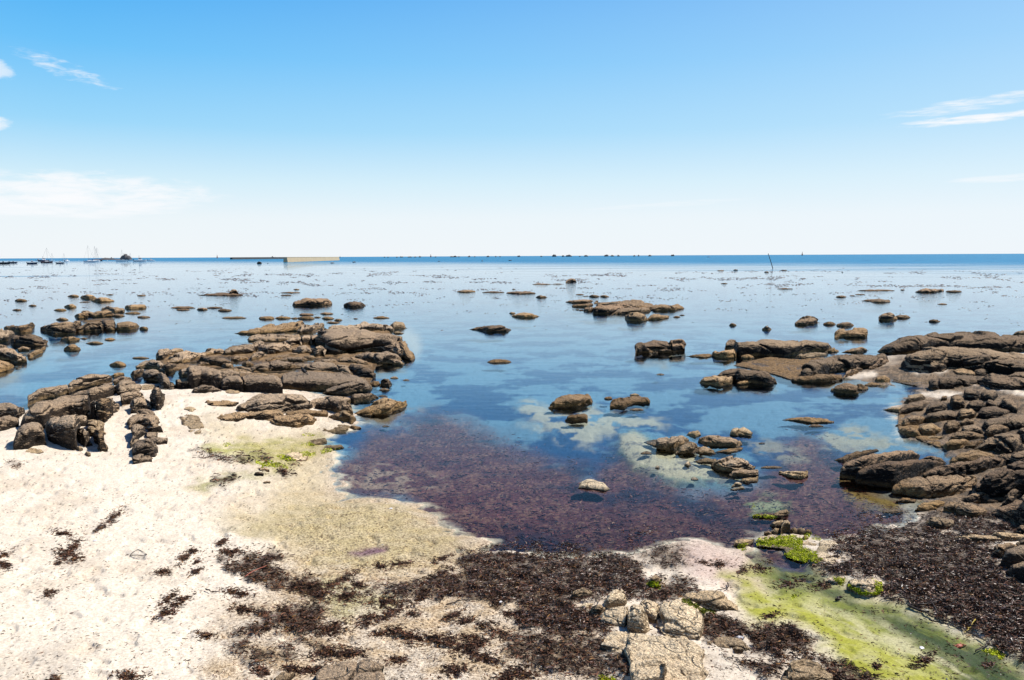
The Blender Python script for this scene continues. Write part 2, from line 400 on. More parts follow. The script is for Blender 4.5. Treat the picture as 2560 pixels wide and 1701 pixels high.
# ------------------------------------------------------------------ shore, sand and sea bed
SHORE = [(-300, 1065), (0, 1035), (90, 1025), (200, 990), (290, 965), (400, 960), (470, 968), (700, 965), (860, 1000), (900, 1055), (870, 1074), (820, 1090),
 (800, 1108), (826, 1140), (836, 1175), (862, 1205), (840, 1232), (871, 1245), (983, 1246), (1044, 1259), (1090, 1285), (1116, 1308), (1136, 1326), (1166, 1343),
 (1204, 1349), (1223, 1356), (1195, 1366), (1143, 1379), (1158, 1394), (1239, 1387), (1334, 1391), (1410, 1402), (1486, 1396), (1600, 1381), (1639, 1370),
 (1710, 1350), (1828, 1366), (1873, 1366), (1890, 1392), (1957, 1404), (1990, 1412), (1975, 1385), (1900, 1345), (1960, 1335), (2010, 1340), (2057, 1352), (2110, 1352), (2194, 1333),
 (2308, 1300), (2292, 1276), (2330, 1220), (2400, 1165), (2370, 1142), (2340, 1120), (2307, 1104), (2266, 1096), (2247, 1076), (2251, 1039), (2210, 1024),
 (2258, 998), (2299, 972), (2284, 961), (2236, 956), (2218, 965), (2160, 955), (2103, 943), (2144, 928), (2200, 893), (2255, 887), (2400, 885), (2700, 880)]
sw = [tuple(p[:2]) for p in at(*np.array(SHORE, float).T, 0.0)]
SHORE_W = [(-90, sw[0][1]+3)]+sw+[(120, 60), (120, -90), (-90, -90)]
# purple weed, pale sand shelves etc. (photo pixels)
SLAB = fr('C4', [(1195, 820), (1290, 785), (1450, 850), (1640, 890), (1800, 950), (2010, 1070), (2080, 1130), (2000, 1160), (1850, 1130), (1700, 1150), (1560, 1140), (1440, 1080), (1310, 1040), (1240, 960), (1190, 900)])
SHELF = fr('C4', [(410, 550), (520, 500), (640, 560), (960, 540), (1100, 600), (1300, 590), (1540, 690), (1240, 780), (1050, 760), (960, 850), (860, 830), (700, 800), (620, 740), (460, 650)])
PC = fr('C3', [(1000, 810), (1150, 770), (1300, 800), (1420, 860), (1600, 930), (1300, 940), (1050, 950), (960, 910)])
PD = fr('C3', [(450, 880), (600, 865), (750, 915), (870, 1010), (700, 1010), (520, 960)])
PE = fr('F', [(870, 1175), (960, 1160), (1060, 1185), (1130, 1195), (1110, 1218), (1000, 1228), (900, 1215)])
PG = fr('C8', [(560, 160), (640, 130), (800, 150), (830, 200), (740, 240), (590, 225)])
PW = fr('C2', [(1880, 225), (2000, 190), (2080, 240), (2110, 330), (2075, 430), (2000, 330)])
PN = fr('C2', [(1640, 890), (1900, 850), (2090, 830), (2130, 860), (1900, 930), (1700, 960)])
PWEED = [(850, 1260), (830, 1180), (930, 1090), (1100, 1030), (1300, 1120), (1480, 1180), (1560, 1120), (1700, 1230), (1900, 1225), (2000, 1060), (2100, 1130), (2200, 1250), (2330, 1300), (2100, 1380), (2030, 1440), (1870, 1430), (1500, 1420), (1200, 1410), (1130, 1360), (1000, 1262)]
STREAM = fr('C8', [(560, 500), (700, 470), (960, 540), (1100, 640), (1300, 760), (1560, 800), (1760, 890), (2000, 1010), (2200, 1100), (2420, 1230), (2420, 1400), (1900, 1400), (1400, 1100), (1000, 900), (700, 760), (560, 600)])
GREEN = fr('C8', [(380, 620), (520, 600), (700, 720), (900, 760), (1200, 900), (1500, 1060), (1800, 1200), (2100, 1400), (1300, 1420), (1150, 1200), (950, 1000), (800, 920), (600, 960), (500, 840), (520, 720)])
DGREEN = fr('C8', [(700, 520), (960, 580), (1100, 700), (1400, 820), (1700, 900), (1900, 1000), (2140, 1110), (2300, 1200), (2420, 1330), (2420, 1420), (2050, 1400), (1850, 1230), (1600, 1050), (1300, 850), (1000, 720), (760, 640)])
CREAM = fr('C8', [(900, 790), (1000, 780), (1300, 910), (1600, 1000), (1800, 1120), (2000, 1270), (1900, 1290), (1700, 1180), (1400, 1060), (1150, 960)])
PINK = fr('C8', [(120, 420), (300, 400), (560, 480), (760, 600), (800, 700), (560, 760), (420, 700), (200, 640), (80, 520)])
GOLD = [fr('C3', [(1070,1120),(1300,1180),(1450,1220),(1620,1280),(1620,1360),(1250,1345),(1120,1270)]), fr('C2', [(1700,480),(1990,460),(1970,530),(1850,570),(1740,570)]), fr('C1', [(-200,760),(130,690),(230,690),(200,760),(100,850),(0,880),(-200,890)]), fr('C3', [(840,470),(1120,440),(1420,480),(1380,525),(1000,520)]), fr('C3', [(330,495),(650,480),(640,530),(450,550),(340,530)]), fr('C4', [(1280,140),(1670,130),(1660,190),(1500,235),(1320,210)]), fr('C3', [(230,310),(600,330),(560,370),(350,370)]), fr('C3', [(1500,850),(1760,870),(1760,910),(1620,890)]), fr('C2', [(1590,880),(1900,880),(1860,930),(1640,940)]), fr('C1', [(200,600),(390,540),(350,640),(220,690)])]
GA = fr('C2', [(260, 1440), (430, 1380), (640, 1340), (820, 1300), (960, 1330), (800, 1360), (600, 1400), (380, 1450)])
GB = fr('C2', [(420, 1110), (560, 1080), (800, 1070), (1060, 1080), (1280, 1060), (1420, 1100), (1240, 1200), (1080, 1300), (820, 1260), (700, 1200), (480, 1150)])
GC = fr('F', [(560, 1330), (700, 1270), (850, 1260), (1000, 1262), (1100, 1310), (1160, 1360), (1080, 1400), (900, 1420), (780, 1400), (820, 1360), (700, 1350)])
GD = fr('F', [(760, 1460), (860, 1440), (1000, 1500), (940, 1550), (800, 1540)])
TANS = fr('F', [(600, 1300), (830, 1240), (1010, 1255), (1200, 1360), (1300, 1460), (1500, 1560), (1500, 1720), (500, 1720), (560, 1560), (700, 1440), (740, 1380)])

RB = fr('C3', [(1080,330),(1500,300),(2600,300),(2600,1500),(2200,1420),(1700,1400),(1500,1300),(1750,1050),(1500,900),(1440,560),(1100,470)])
WS = [fr('C3', [(1530,380),(1700,385),(1800,395),(1760,415),(1600,420)]), fr('C3', [(1920,495),(2060,500),(2325,560),(2600,590),(2600,570),(2300,530),(2080,490)]), fr('C3', [(1560,545),(1700,535),(1900,545),(1820,575),(1600,570)]), fr('C3', [(1130,440),(1250,400),(1330,415),(1280,450)])]
# seaweed heaps: polygon, density, label
WR = [
 ('C9', [(330, 740), (480, 680), (720, 640), (860, 650), (940, 600), (930, 500), (1100, 462), (1300, 445), (1500, 460), (1800, 470), (2000, 490), (2110, 560), (2200, 760), (1900, 760), (1650, 790), (1780, 870), (1940, 960), (1850, 1010), (1700, 1000), (1500, 1000), (1340, 960), (1270, 880), (1300, 820), (1000, 780), (700, 760), (500, 745)], 1.0, 'broad dark brown seaweed bank along the front edge of the pool'),
 ('C9', [(1340, 950), (1500, 990), (1850, 1010), (1900, 1050), (2060, 1200), (2020, 1300), (1700, 1290), (1300, 1210), (1190, 1120)], 0.7, 'patchy dark seaweed spilling down the shell sand left of the pale front ledge'),
 ('C8', [(1050, 380), (1300, 350), (1700, 330), (1900, 340), (1850, 270), (1880, 215), (2100, 230), (2330, 290), (2420, 330), (2150, 420), (2250, 590), (2360, 720), (2550, 760), (2550, 1250), (2400, 1180), (2200, 1080), (1900, 930), (1700, 860), (1560, 790), (1430, 740), (1430, 660), (1200, 640), (1040, 600), (980, 560), (1180, 540), (1220, 490), (1100, 420)], 1.0, 'thick bank of dark brown seaweed filling the lower right below the big dark rocks'),
 ('C10', [(1450, 780), (1600, 760), (1800, 720), (1860, 750), (1780, 820), (1850, 880), (2050, 900), (2150, 980), (2110, 1040), (2040, 1000), (1900, 990), (1700, 940), (1560, 880), (1450, 850)], 0.95, 'long dark seaweed drift lying on sand left of the main bank'),
 ('C10', [(1700, 1130), (1850, 1090), (2100, 1070), (2110, 1130), (2080, 1240), (2000, 1270), (1850, 1250), (1780, 1220), (1540, 1310), (1560, 1260), (1700, 1200)], 0.9, 'dense dark seaweed clump with a tail to its lower left on pale sand'),
 ('C10', [(1500, 1330), (1620, 1310), (1600, 1390), (1700, 1370), (1790, 1370), (1900, 1360), (1950, 1430), (1700, 1450), (1620, 1400), (1470, 1400)], 0.75, 'ragged seaweed patch on shell sand near the bottom edge'),
 ('C10', [(1860, 1330), (1950, 1295), (2170, 1350), (2190, 1430), (2080, 1370)], 0.7, 'thin bent strip of seaweed above the half buried grey rock'),
 ('C8', [(230, 880), (380, 890), (560, 960), (640, 980), (780, 935), (900, 980), (960, 1060), (920, 1140), (750, 1140), (620, 1120), (560, 1040), (430, 1010), (270, 1050)], 1.0, 'dark seaweed clump at the left edge of the green trickle'),
 ('C8', [(380, 1160), (500, 1180), (700, 1180), (1000, 1160), (1200, 1210), (1400, 1300), (1300, 1400), (1080, 1330), (1000, 1200), (800, 1200), (700, 1310), (560, 1230)], 0.85, 'seaweed strewn around the tan rock at the bottom edge'),
 ('C2', [(340, 1150), (430, 1140), (640, 1200), (930, 1195), (900, 1235), (700, 1250), (560, 1205), (400, 1170)], 0.6, 'thin seaweed line above the green algae on the upper sand'),
 ('C2', [(900, 1285), (1050, 1300), (1140, 1260), (1110, 1320), (1030, 1355), (950, 1310)], 0.9, 'small dark seaweed heap below the green algae mound'),
 ('C2', [(480, 1395), (640, 1345), (600, 1400), (500, 1430)], 0.8, 'little seaweed scrap on the thin green streak in the sand'),
 ('C8', [(0, 640), (100, 650), (220, 710), (120, 760), (100, 840), (-80, 800), (-150, 700)], 0.95, 'dark seaweed tongue above the front ledge rocks'),
 ('C8', [(-120, 440), (0, 420), (130, 440), (180, 560), (80, 600), (-80, 560)], 0.6, 'loose seaweed on pinkish sand beside the pool corner'),
 ('C8', [(1170, 240), (1250, 225), (1450, 240), (1420, 275), (1200, 270)], 0.6, 'raft of seaweed lying in the pool below the big dark rock'),
 ('F', [(2070, 1345), (2200, 1296), (2330, 1280), (2430, 1300), (2300, 1345), (2100, 1375)], 0.8, 'seaweed fringe where the right bank runs into the pool'),
 ('C9', [(2040, 450), (2200, 425), (2360, 430), (2420, 510), (2300, 560), (2120, 545)], 0.65, 'loose weed lying on pinkish sand behind the small algae capped stone'),
 ('C9', [(2000, 380), (2050, 350), (2210, 340), (2220, 390), (2080, 410)], 0.8, 'raft of seaweed poking out of the purple pool near its front edge'),
]
WRP = [(fr(f, p), d, l) for f, p, d, l in WR]
CL = [('C10', 740, 505, 42), ('C10', 650, 575, 28), ('C10', 410, 612, 34), ('C10', 475, 700, 48), ('C10', 440, 750, 50), ('C10', 485, 785, 26), ('C10', 385, 800, 24), ('C10', 25, 820, 36),
 ('C10', 10, 760, 34), ('C10', 325, 1000, 34), ('C10', 1090, 1125, 42), ('C10', 1180, 1050, 40), ('C10', 1090, 1040, 34), ('C10', 1550, 1000, 46), ('C10', 1590, 1105, 46), ('C10', 1350, 1275, 32),
 ('C10', 1200, 770, 40), ('C10', 1260, 725, 26), ('C10', 1280, 795, 24), ('C10', 1060, 865, 34), ('C10', 1280, 860, 26), ('C10', 1500, 735, 50), ('C10', 1450, 665, 32), ('C10', 2150, 1240, 50), ('C10', 100, 160, 36),
 ('C9', 440, 800, 60), ('C9', 480, 860, 50), ('C9', 300, 925, 52), ('C9', 430, 900, 36), ('C9', 590, 1030, 52), ('C9', 760, 1045, 60), ('C9', 850, 1070, 40), ('C9', 970, 1095, 62), ('C9', 1060, 1160, 58), ('C9', 1040, 1060, 34),
 ('C9', 885, 1250, 52), ('C9', 510, 1180, 36), ('C9', 200, 1140, 52), ('C9', 500, 990, 36), ('C9', 390, 1010, 30), ('C9', 70, 975, 50), ('C9', 185, 760, 62), ('C9', 0, 740, 56), ('C9', 255, 688, 40), ('C9', 800, 615, 55),
 ('C9', 1180, 1010, 46), ('C9', 1260, 880, 36), ('C9', 950, 925, 40), ('C9', 1240, 1290, 60), ('C9', 1330, 1280, 50), ('C9', 520, 550, 40), ('C9', 170, 640, 46), ('C9', 400, 570, 30), ('C9', 610, 880, 32), ('C9', 870, 890, 34),
 ('C9', 40, 1130, 50), ('C9', 60, 690, 30), ('C9', 980, 1035, 30), ('C9', 660, 770, 40), ('C9', 1080, 950, 34), ('C9', 800, 520, 34), ('C10', 840, 1540, 40), ('C10', 1700, 1510, 40), ('C10', 1900, 1495, 34), ('C10', 2050, 1500, 46), ('C10', 350, 1560, 30),
 ('C8', 1700, 1190, 46), ('C8', 1040, 690, 46), ('C8', 840, 680, 50), ('C8', 640, 580, 40), ('C8', 350, 555, 40), ('C8', 250, 540, 26), ('C8', 700, 890, 28), ('C8', 1400, 1220, 20), ('C8', 2120, 1215, 20), ('C8', 1130, 505, 34), ('C8', 1110, 450, 24), ('C8', 520, 590, 36)]
CLP = [(FR[f][0]+x*FR[f][2], FR[f][1]+y*FR[f][2], r*FR[f][2]) for f, x, y, r in CL]

def base_h(x, y):
    s = sdf(SHORE_W, x, y)
    far = np.sqrt(x*x+y*y)
    s = s+0.10*n2(x, y, 0.5, 3, 1.0)*np.clip(far/10, 0.5, 3)
    zl = 0.16*(1-np.exp(-np.maximum(s, 0)/1.6))+0.045*np.clip(s, 0, 7)
    so_ = np.maximum(-s, 0)
    zw = -(0.10*(1-np.exp(-so_/0.8))+0.022*np.minimum(so_, 30)+0.01*np.clip(so_-30, 0, 300))
    return np.where(s > 0, zl, zw), s
def relief(x, y):
    a = sstep(70, 25, np.abs(y))
    return a*(0.024*n2(x, y, 1.3, 3, 4.0)+0.018*n2(x, y, 0.3, 3, 6.0)-0.022*sstep(0.22, 0.5, n2(x, y, 0.22, 2, 7.0))+0.005*n2(x, y, 0.06, 2, 8.0))
def wrack_mask(px, py):
    """density of heaps at photo pixel px,py"""
    d = np.zeros(px.shape)
    nz = n2(px, py, 42.0, 4, 3.0, 0.6); nz2 = sstep(-0.35, 0.15, n2(px, py, 26.0, 4, 33.0, 0.6))
    for poly, k, _ in WRP:
        b = np.array(poly); m = (px > b[:, 0].min()-40) & (px < b[:, 0].max()+40) & (py > b[:, 1].min()-40) & (py < b[:, 1].max()+40)
        if m.any():
            s = sdf(poly, px[m], py[m])+nz[m]*24
            d[m] = np.maximum(d[m], k*sstep(-16, 22, s)*(0.65+0.5*nz2[m]))
    for cx, cy, r in CLP:
        m = (np.abs(px-cx) < 3*r) & (np.abs(py-cy) < 2*r)
        if m.any():
            q = r*0.7-np.hypot(px[m]-cx, (py[m]-cy)*1.5)+nz[m]*r*1.1
            d[m] = np.maximum(d[m], 0.55*sstep(-3, r*0.8, q))
    return d
def pm(poly, px, py, soft=10, na=14, ns=40, off=0.0):
    b = np.array(poly); o = np.zeros(px.shape)
    m = (px > b[:, 0].min()-80) & (px < b[:, 0].max()+80) & (py > b[:, 1].min()-80) & (py < b[:, 1].max()+80)
    if m.any():
        s = sdf(poly, px[m], py[m]); s = s+na*n2(px[m], py[m], ns, 4, off, 0.5)
        o[m] = sstep(-soft, soft, s)
    return o
def terrain(x, y):
    z, s = base_h(x, y)
    px, py = proj(x, y, z)
    slab = pm(SLAB, px, py, 45, 4, 60); shelf = pm(SHELF, px, py, 50, 10, 60)
    z = np.where(s < 0, z*(1-0.72*slab)*(1-0.45*shelf), z)
    w_ = wrack_mask(px, py)
    z = z+relief(x, y)+w_*0.028*(0.5+n2(x, y, 0.16, 3, 2.0))*sstep(40, 20, y)
    st = pm(STREAM, px, py, 20, 5)
    z = z-0.03*st
    rb = pm(RB, px, py, 20, 10, 60, 2.5)
    if rb.any():
        m = rb > 0.01; q = np.stack([x[m]/0.45, y[m]/0.6, 0*x[m]], -1); z[m] = z[m]+rb[m]*(0.045*ridged(q, 4)-0.03)*(s[m] > -0.1)
    return z, s, px, py, w_
def ground_at(px, py, it=6):
    px = np.atleast_1d(np.asarray(px, float)); py = np.atleast_1d(np.asarray(py, float))
    z = np.zeros_like(px)
    for k in range(it):
        p = at(px, py, z)
        zn = terrain(p[:, 0], p[:, 1])[0]
        z = z+(np.maximum(zn, -2)-z)*(0.8 if k else 1.0)
    p = at(px, py, z); p[:, 2] = z
    return p

NA = 1060
a1 = np.linspace(-R_(38), R_(38), 1000)
side_ = np.linspace(R_(38), R_(180), 32)[1:]
ANG = np.concatenate([-side_[::-1], a1, side_[:-1]])
Yr = np.concatenate([[0.3, 1.0, 2.0, 3.0], 1/np.linspace(1/3.6, 1/75.0, 730), 75*1.25**np.arange(1, 31)])
AA, YY = np.meshgrid(ANG, Yr, indexing='ij')
GX = np.sin(AA)*YY; GY = np.cos(AA)*YY-0.4
gx, gy = GX.ravel(), GY.ravel()
gz, gs_, gpx, gpy, gw = terrain(gx, gy)
Fg = gridfaces(len(ANG), len(Yr), wrap=True)
V = np.stack([gx, gy, gz], -1)
beach = mesh_np('beach_ground', V, Fg, M['beach'])
tag(beach, kind='structure')
def lerp(a, b, f): return a+(np.asarray(b)-a)*f[:, None]
x, y, z, s, px, py = gx, gy, gz, gs_, gpx, gpy
N = len(x)
cl = np.tile(np.array([0.8, 0.705, 0.585]), (N, 1))
gran = np.full(N, 0.05); wet = np.zeros(N)
big = n2(x, y, 1.1, 4, 11.0); mid = n2(x, y, 0.25, 4, 12.0); fine = n2(x, y, 0.05, 3, 13.0)
cl = lerp(cl, (0.64, 0.53, 0.41), sstep(-0.1, 0.5, big+0.4*mid)*0.6)
dim = sstep(0.28, 0.55, n2(x, y, 0.16, 3, 23.0, 0.6)); cl = lerp(cl, (0.42, 0.32, 0.23), dim*0.5*sstep(200, 900, px))
tans = pm(TANS, px, py, 50, 50, 120)
cl = lerp(cl, (0.54, 0.385, 0.215), tans*0.8*(0.5+0.5*sstep(-0.3, 0.3, mid))); gran = np.maximum(gran, tans*0.8)
shellp = sstep(0.0, 0.4, big)*sstep(1480, 1600, py); cl = lerp(cl, (0.68, 0.6, 0.5), shellp*0.6)
for P_, c_, k_ in ((GC, (0.42, 0.36, 0.18), 0.55), (GD, (0.40, 0.38, 0.19), 0.6), (GB, (0.38, 0.38, 0.06), 0.9), (GA, (0.36, 0.34, 0.13), 0.85)):
    q = pm(P_, px, py, 16, 26, 60, 5.0)*k_*(0.55+0.45*sstep(-0.4, 0.3, mid)); cl = lerp(cl, c_, q); gran = np.maximum(gran, q*0.6)
cl = lerp(cl, (0.52, 0.36, 0.33), pm(PINK, px, py, 25, 20)*0.55)
bs_ = np.maximum(pm(STREAM, px, py, 30, 20), pm(DGREEN, px, py, 30, 20)); cl = lerp(cl, (0.24, 0.27, 0.04), bs_*0.97*(0.8+0.2*sstep(-.3, .3, mid)))
gq = pm(GREEN, px, py, 30, 30, 90, 9.0)
cl = lerp(cl, (0.36, 0.365, 0.045), gq*0.97*(0.75+0.25*sstep(-.3, .3, mid)))
# streaks follow the trickle down to the lower right
u_ = (px-1900)*0.86+(py-1400)*0.5; v_ = -(px-1900)*0.5+(py-1400)*0.86
stk = n2(u_, v_, 160.0, 4, 31.0, 0.12)
dq = pm(DGREEN, px, py, 26, 26, 90, 8.0)*(0.55+0.45*sstep(-0.25, 0.2, stk+0.2)); cl = lerp(cl, (0.032, 0.058, 0.012), dq*0.97)
cq = pm(CREAM, px, py, 22, 24, 80, 2.0)*sstep(-0.3, 0.15, stk); cl = lerp(cl, (0.56, 0.52, 0.30), cq*0.8)
st = pm(STREAM, px, py, 25, 10); wet = np.maximum(wet, st*0.35*(0.6+0.4*sstep(-.2, .2, stk)))
STN = fr('F', [(520,1060),(860,1090),(830,1180),(860,1250),(1010,1255),(1180,1370),(1200,1420),(900,1420),(700,1380),(560,1300),(700,1200),(620,1130)])
cl = lerp(cl, (0.52, 0.42, 0.22), pm(STN, px, py, 60, 50, 120, 14.0)*0.6)
# damp margin
rim = np.exp(-np.maximum(s, 0)/0.35)*(s > 0)
cl = lerp(cl, cl*np.array([0.78, 0.72, 0.66]), rim*0.8); wet = np.maximum(wet, rim*0.5); gran = np.maximum(gran, rim*0.6)
purp = pm(fr('C9', [(190, 470), (300, 440), (440, 450), (420, 480), (260, 495)]), px, py, 8, 6); cl = lerp(cl, (0.16, 0.07, 0.13), purp*0.85)
# pale sand pockets between rocks on the right
rb = pm(RB, px, py, 20, 20, 60, 2.5)
for P_ in WS: rb = rb*(1-pm(P_, px, py, 8, 8, 30, 1.5))
rbc = lerp(np.tile(np.array([0.24, 0.16, 0.092]), (N, 1)), (0.06, 0.04, 0.025), sstep(-0.2, 0.2, mid+0.5*fine))
cl = cl*(1-rb*0.93)[:, None]+rbc*(rb*0.93)[:, None]; gran = np.maximum(gran, rb*0.8)
# speckles of broken weed and grit
den = 0.10+0.5*tans+0.12*sstep(300, 900, px)
spk = sstep(0.62-0.22*den, 0.70-0.2*den, n2(x, y, 0.028, 2, 41.0)+0.25*big); land = s > 0
cl = lerp(cl, (0.07, 0.05, 0.04), spk*land*0.75*sstep(30, 12, y))
cl = lerp(cl, (0.055, 0.036, 0.026), np.clip(gw*1.1, 0, 0.9)*land); gran = np.where(land, gran*(1-gw), gran)
cl[land & (gw > .3)] *= (1+0.5*fine[land & (gw > .3)])[:, None]
# under water
uw = sstep(0.01, -0.03, z)*(s < 0.4)
a1_ = n2(x, y, 1.6, 5, 51.0, 1.4); a2_ = n2(x, y, 0.35, 4, 52.0, 1.5)
uc = np.tile(np.array([0.13, 0.26, 0.38]), (N, 1))
blot = sstep(-0.08, 0.12, n2(x, y, 1.7, 6, 53.0, 1.1)+0.25*a2_)
uc = lerp(uc, (0.004, 0.05, 0.17), blot*0.97)
pw = pm(PWEED, px, py, 40, 40, 110, 3.0)
pc_ = lerp(np.tile(np.array([0.14, 0.040, 0.034]), (N, 1)), (0.34, 0.17, 0.11), sstep(-0.1, 0.7, 0.8*a2_+1.4*fine))
pc_ = lerp(pc_, (0.010, 0.009, 0.035), sstep(0.08, 0.35, a1_+0.3*a2_)*0.8)
pc_ = lerp(pc_, (0.26, 0.09, 0.10), sstep(0.42, 0.6, n2(x, y, 0.06, 2, 55.0, 0.6)+0.2*a2_)*0.7)
uc = uc*(1-pw)[:, None]+pc_*(0.78-0.25*sstep(1250, 1360, py))[:, None]*pw[:, None]
for P_, c_, k_, sf in ((SHELF, (0.50, 0.45, 0.33), 0.9, 16), (PC, (0.44, 0.38, 0.26), 0.9, 18), (PD, (0.38, 0.32, 0.22), 0.8, 16), (PE, (0.40, 0.28, 0.2), 0.8, 14), (PN, (0.25, 0.2, 0.18), 0.7, 14)):
    q = pm(P_, px, py, sf, 26, 45, 7.0)*k_*sstep(-0.16, 0.04, a2_*0.7+n2(x, y, 0.9, 6, 61.0, 1.0)+0.12); uc = lerp(uc, c_, q)
sl_ = pm(SLAB, px, py, 7, 8, 26, 4.0); uc = lerp(uc, (0.15, 0.24, 0.08), np.clip(pm(SLAB, px, py+5, 22, 10, 26, 4.0)-0*sl_, 0, 1)*0.75)
uc = lerp(uc, (0.56, 0.48, 0.33), pm(SLAB, px+4, py+9, 9, 8, 26, 4.0)*0.95)
uc = lerp(uc, (0.14, 0.12, 0.12), sl_*sstep(0.1, 0.25, a2_+0.5*fine)*0.75)
for G_ in GOLD: uc = lerp(uc, (0.26, 0.165, 0.03), pm(G_, px, py, 14, 14)*0.9*(0.6+0.4*sstep(-.2, .2, a2_)))  # golden brown bed, laid only where rock reflections fall: reflection painted in
uc = lerp(uc, (0.16, 0.21, 0.06), pm(PG, px, py, 14, 26, 30)*0.85*sstep(-0.3, 0.1, a2_)); uc = lerp(uc, (0.34, 0.33, 0.2), pm(PG, px, py+8, 16, 26, 26, 3.0)*0.8*sstep(0.0, 0.3, a2_+0.4*fine))
uc = lerp(uc, (0.62, 0.56, 0.48), pm(PW, px, py, 14, 6)*0.95)  # sunken white sand, with the glare on it put into the colour
att = 1-np.exp(np.minimum(z, 0)*0.9); uc = lerp(uc, (0.006, 0.06, 0.17), att*0.85)  # light lost in the water painted into the bed, bluer with depth
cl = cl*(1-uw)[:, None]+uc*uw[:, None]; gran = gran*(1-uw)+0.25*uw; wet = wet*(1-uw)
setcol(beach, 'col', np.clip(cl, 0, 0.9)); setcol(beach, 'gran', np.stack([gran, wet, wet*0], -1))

# sea surface
rr_ = np.concatenate([[0.5], 2.0*1.32**np.arange(0, 38)]); aa_ = np.linspace(-math.pi, math.pi, 96, endpoint=False)
A_, Rg = np.meshgrid(aa_, rr_, indexing='ij')
Vw = np.stack([np.sin(A_)*Rg, np.cos(A_)*Rg, 0*A_], -1).reshape(-1, 3)
sea = mesh_np('sea_water', Vw, gridfaces(96, len(rr_), wrap=True), M['water']); tag(sea, kind='structure')
# ------------------------------------------------------------------ rocks
ROCKS = []
def make_rock(pts, name, label, mat, d=0.5, p=2.5, rough=1.0, crack=1.0, group=None, tilt=0.12, strata=1.0, zb=None, seed=None, cat=None, lean=0.0, hmin=0.0, register=True, sink=True, register_e=False):
    P = np.array(pts, float)
    x0, x1 = P[:, 0].min(), P[:, 0].max(); ymax = P[:, 1].max()
    seed = (hash((round(x0), round(ymax))) % 997) if seed is None else seed
    nx = int(np.clip((x1-x0)/1.6, 14, 300))
    tt = 0.5-0.5*np.cos(np.linspace(0.03, 1-0.03, nx)*math.pi); tt = 0.65*tt+0.35*np.linspace(0.005, 0.995, nx)
    xs = x0+(x1-x0)*tt
    top = np.full(nx, 1e9); bot = np.full(nx, -1e9)
    for k in range(len(P)):
        ax, ay = P[k]; bx, by = P[(k+1) % len(P)]
        if ax == bx: continue
        m = (xs >= min(ax, bx)) & (xs <= max(ax, bx))
        yy = ay+(xs-ax)*(by-ay)/(bx-ax)
        top = np.where(m, np.minimum(top, yy), top); bot = np.where(m, np.maximum(bot, yy), bot)
    ker = np.array([1, 2, 3, 2, 1.]); ker /= ker.sum()
    if nx > 24:
        top = np.convolve(np.pad(top, 2, 'edge'), ker, 'valid'); bot = np.convolve(np.pad(bot, 2, 'edge'), ker, 'valid')
    bot = np.maximum(bot, top+0.6)
    xc = (x0+x1)/2
    if zb is None:
        g = ground_at([xc], [np.percentile(bot, 70)])[0]; zb = max(g[2], 0.0)
    G = at(xs, bot, zb)                     # front foot line
    B = at(xs, np.minimum(top, bot-0.3), zb)
    span = np.linalg.norm(B[:, :2]-G[:, :2], axis=1)
    W = np.linalg.norm(G[-1]-G[0])
    dist = np.linalg.norm(G[:, :2], axis=1)
    u = (xs-x0)/(x1-x0)
    flat = d >= 0.85
    if zb <= 0.02 and not flat and (x1-x0) < 420:
        hh0 = bot-top; top = top+0.09*hh0; bot = bot-0.13*hh0; G = at(xs, bot, zb); B = at(xs, np.minimum(top, bot-0.3), zb)
        span = np.linalg.norm(B[:, :2]-G[:, :2], axis=1); dist = np.linalg.norm(G[:, :2], axis=1)
    if flat: p = 5.0 if zb < 0.05 else 2.4
    if not register_e and not flat: d *= 0.76; p = min(max(3.2, p*1.35), 5.5)
    dep = span*d if flat else np.minimum(span*d, W*(1.5 if dist.mean() < 22 else 0.8))
    if not flat: dep = np.minimum(dep, np.sqrt(np.clip(1-np.abs(2*u-1)**3, 0.02, 1))*max(np.percentile(dep, 80), 1e-3)*1.3)+0.02*W
    dep = np.minimum(dep, span*(0.985 if flat else 0.93))
    hh = (bot-top)
    nt = int(np.clip(hh.max()*1.3*(1+0.5*d), 10, 150))
    th = np.linspace(0.0, math.pi, nt)
    cu = 0.5-0.5*np.sign(np.cos(th))*np.abs(np.cos(th))**(2/p)
    sv = np.abs(np.sin(th))**(2/p)
    cu = np.clip(cu+lean*sv*(0.5-np.abs(cu-0.5)), 0, 1)
    dirs = G[:, :2]/dist[:, None]
    # height so that the outline meets the traced top edge
    lo = np.zeros(nx); hi = np.full(nx, 30.0)
    for it in range(24):
        H = (lo+hi)/2
        r = dist[:, None]+dep[:, None]*cu[None]
        X = dirs[:, :1]*r; Y = dirs[:, 1:]*r; Z = zb+H[:, None]*sv[None]
        _, py = proj(X, Y, Z)
        up = py.min(axis=1) < top
        hi = np.where(up, H, hi); lo = np.where(up, lo, H)
    H = np.maximum((lo+hi)/2, hmin)
    if flat: H = np.minimum(H, 0.03 if zb < 0.05 else 0.045)
    # skirt down into ground or water
    X = dirs[:, :1]*r; Y = dirs[:, 1:]*r; Z = zb+H[:, None]*sv[None]
    sk = np.minimum(0.10+0.25*H[:, None], max(0.03, W*0.3))+0*H[:, None]
    if zb <= 0.02: sk = np.minimum(sk, 0.015+0.12*dep[:, None])
    ks = 5
    fx = [];
    for k in range(ks, 0, -1):
        q = k/ks; off = 0.25*q*np.minimum(dep, 0.6) if zb > 0.02 else -0.45*q*dep
        rf = dist-off; fx.append((dirs[:, :1]*rf[:, None], dirs[:, 1:]*rf[:, None], zb-q*(sk*np.ones((nx, 1)))))
    Xf = np.concatenate([a[0] for a in fx]+[X], 1); Yf = np.concatenate([a[1] for a in fx]+[Y], 1); Zf = np.concatenate([a[2] for a in fx]+[Z], 1)
    rb = (dist+dep)[:, None]
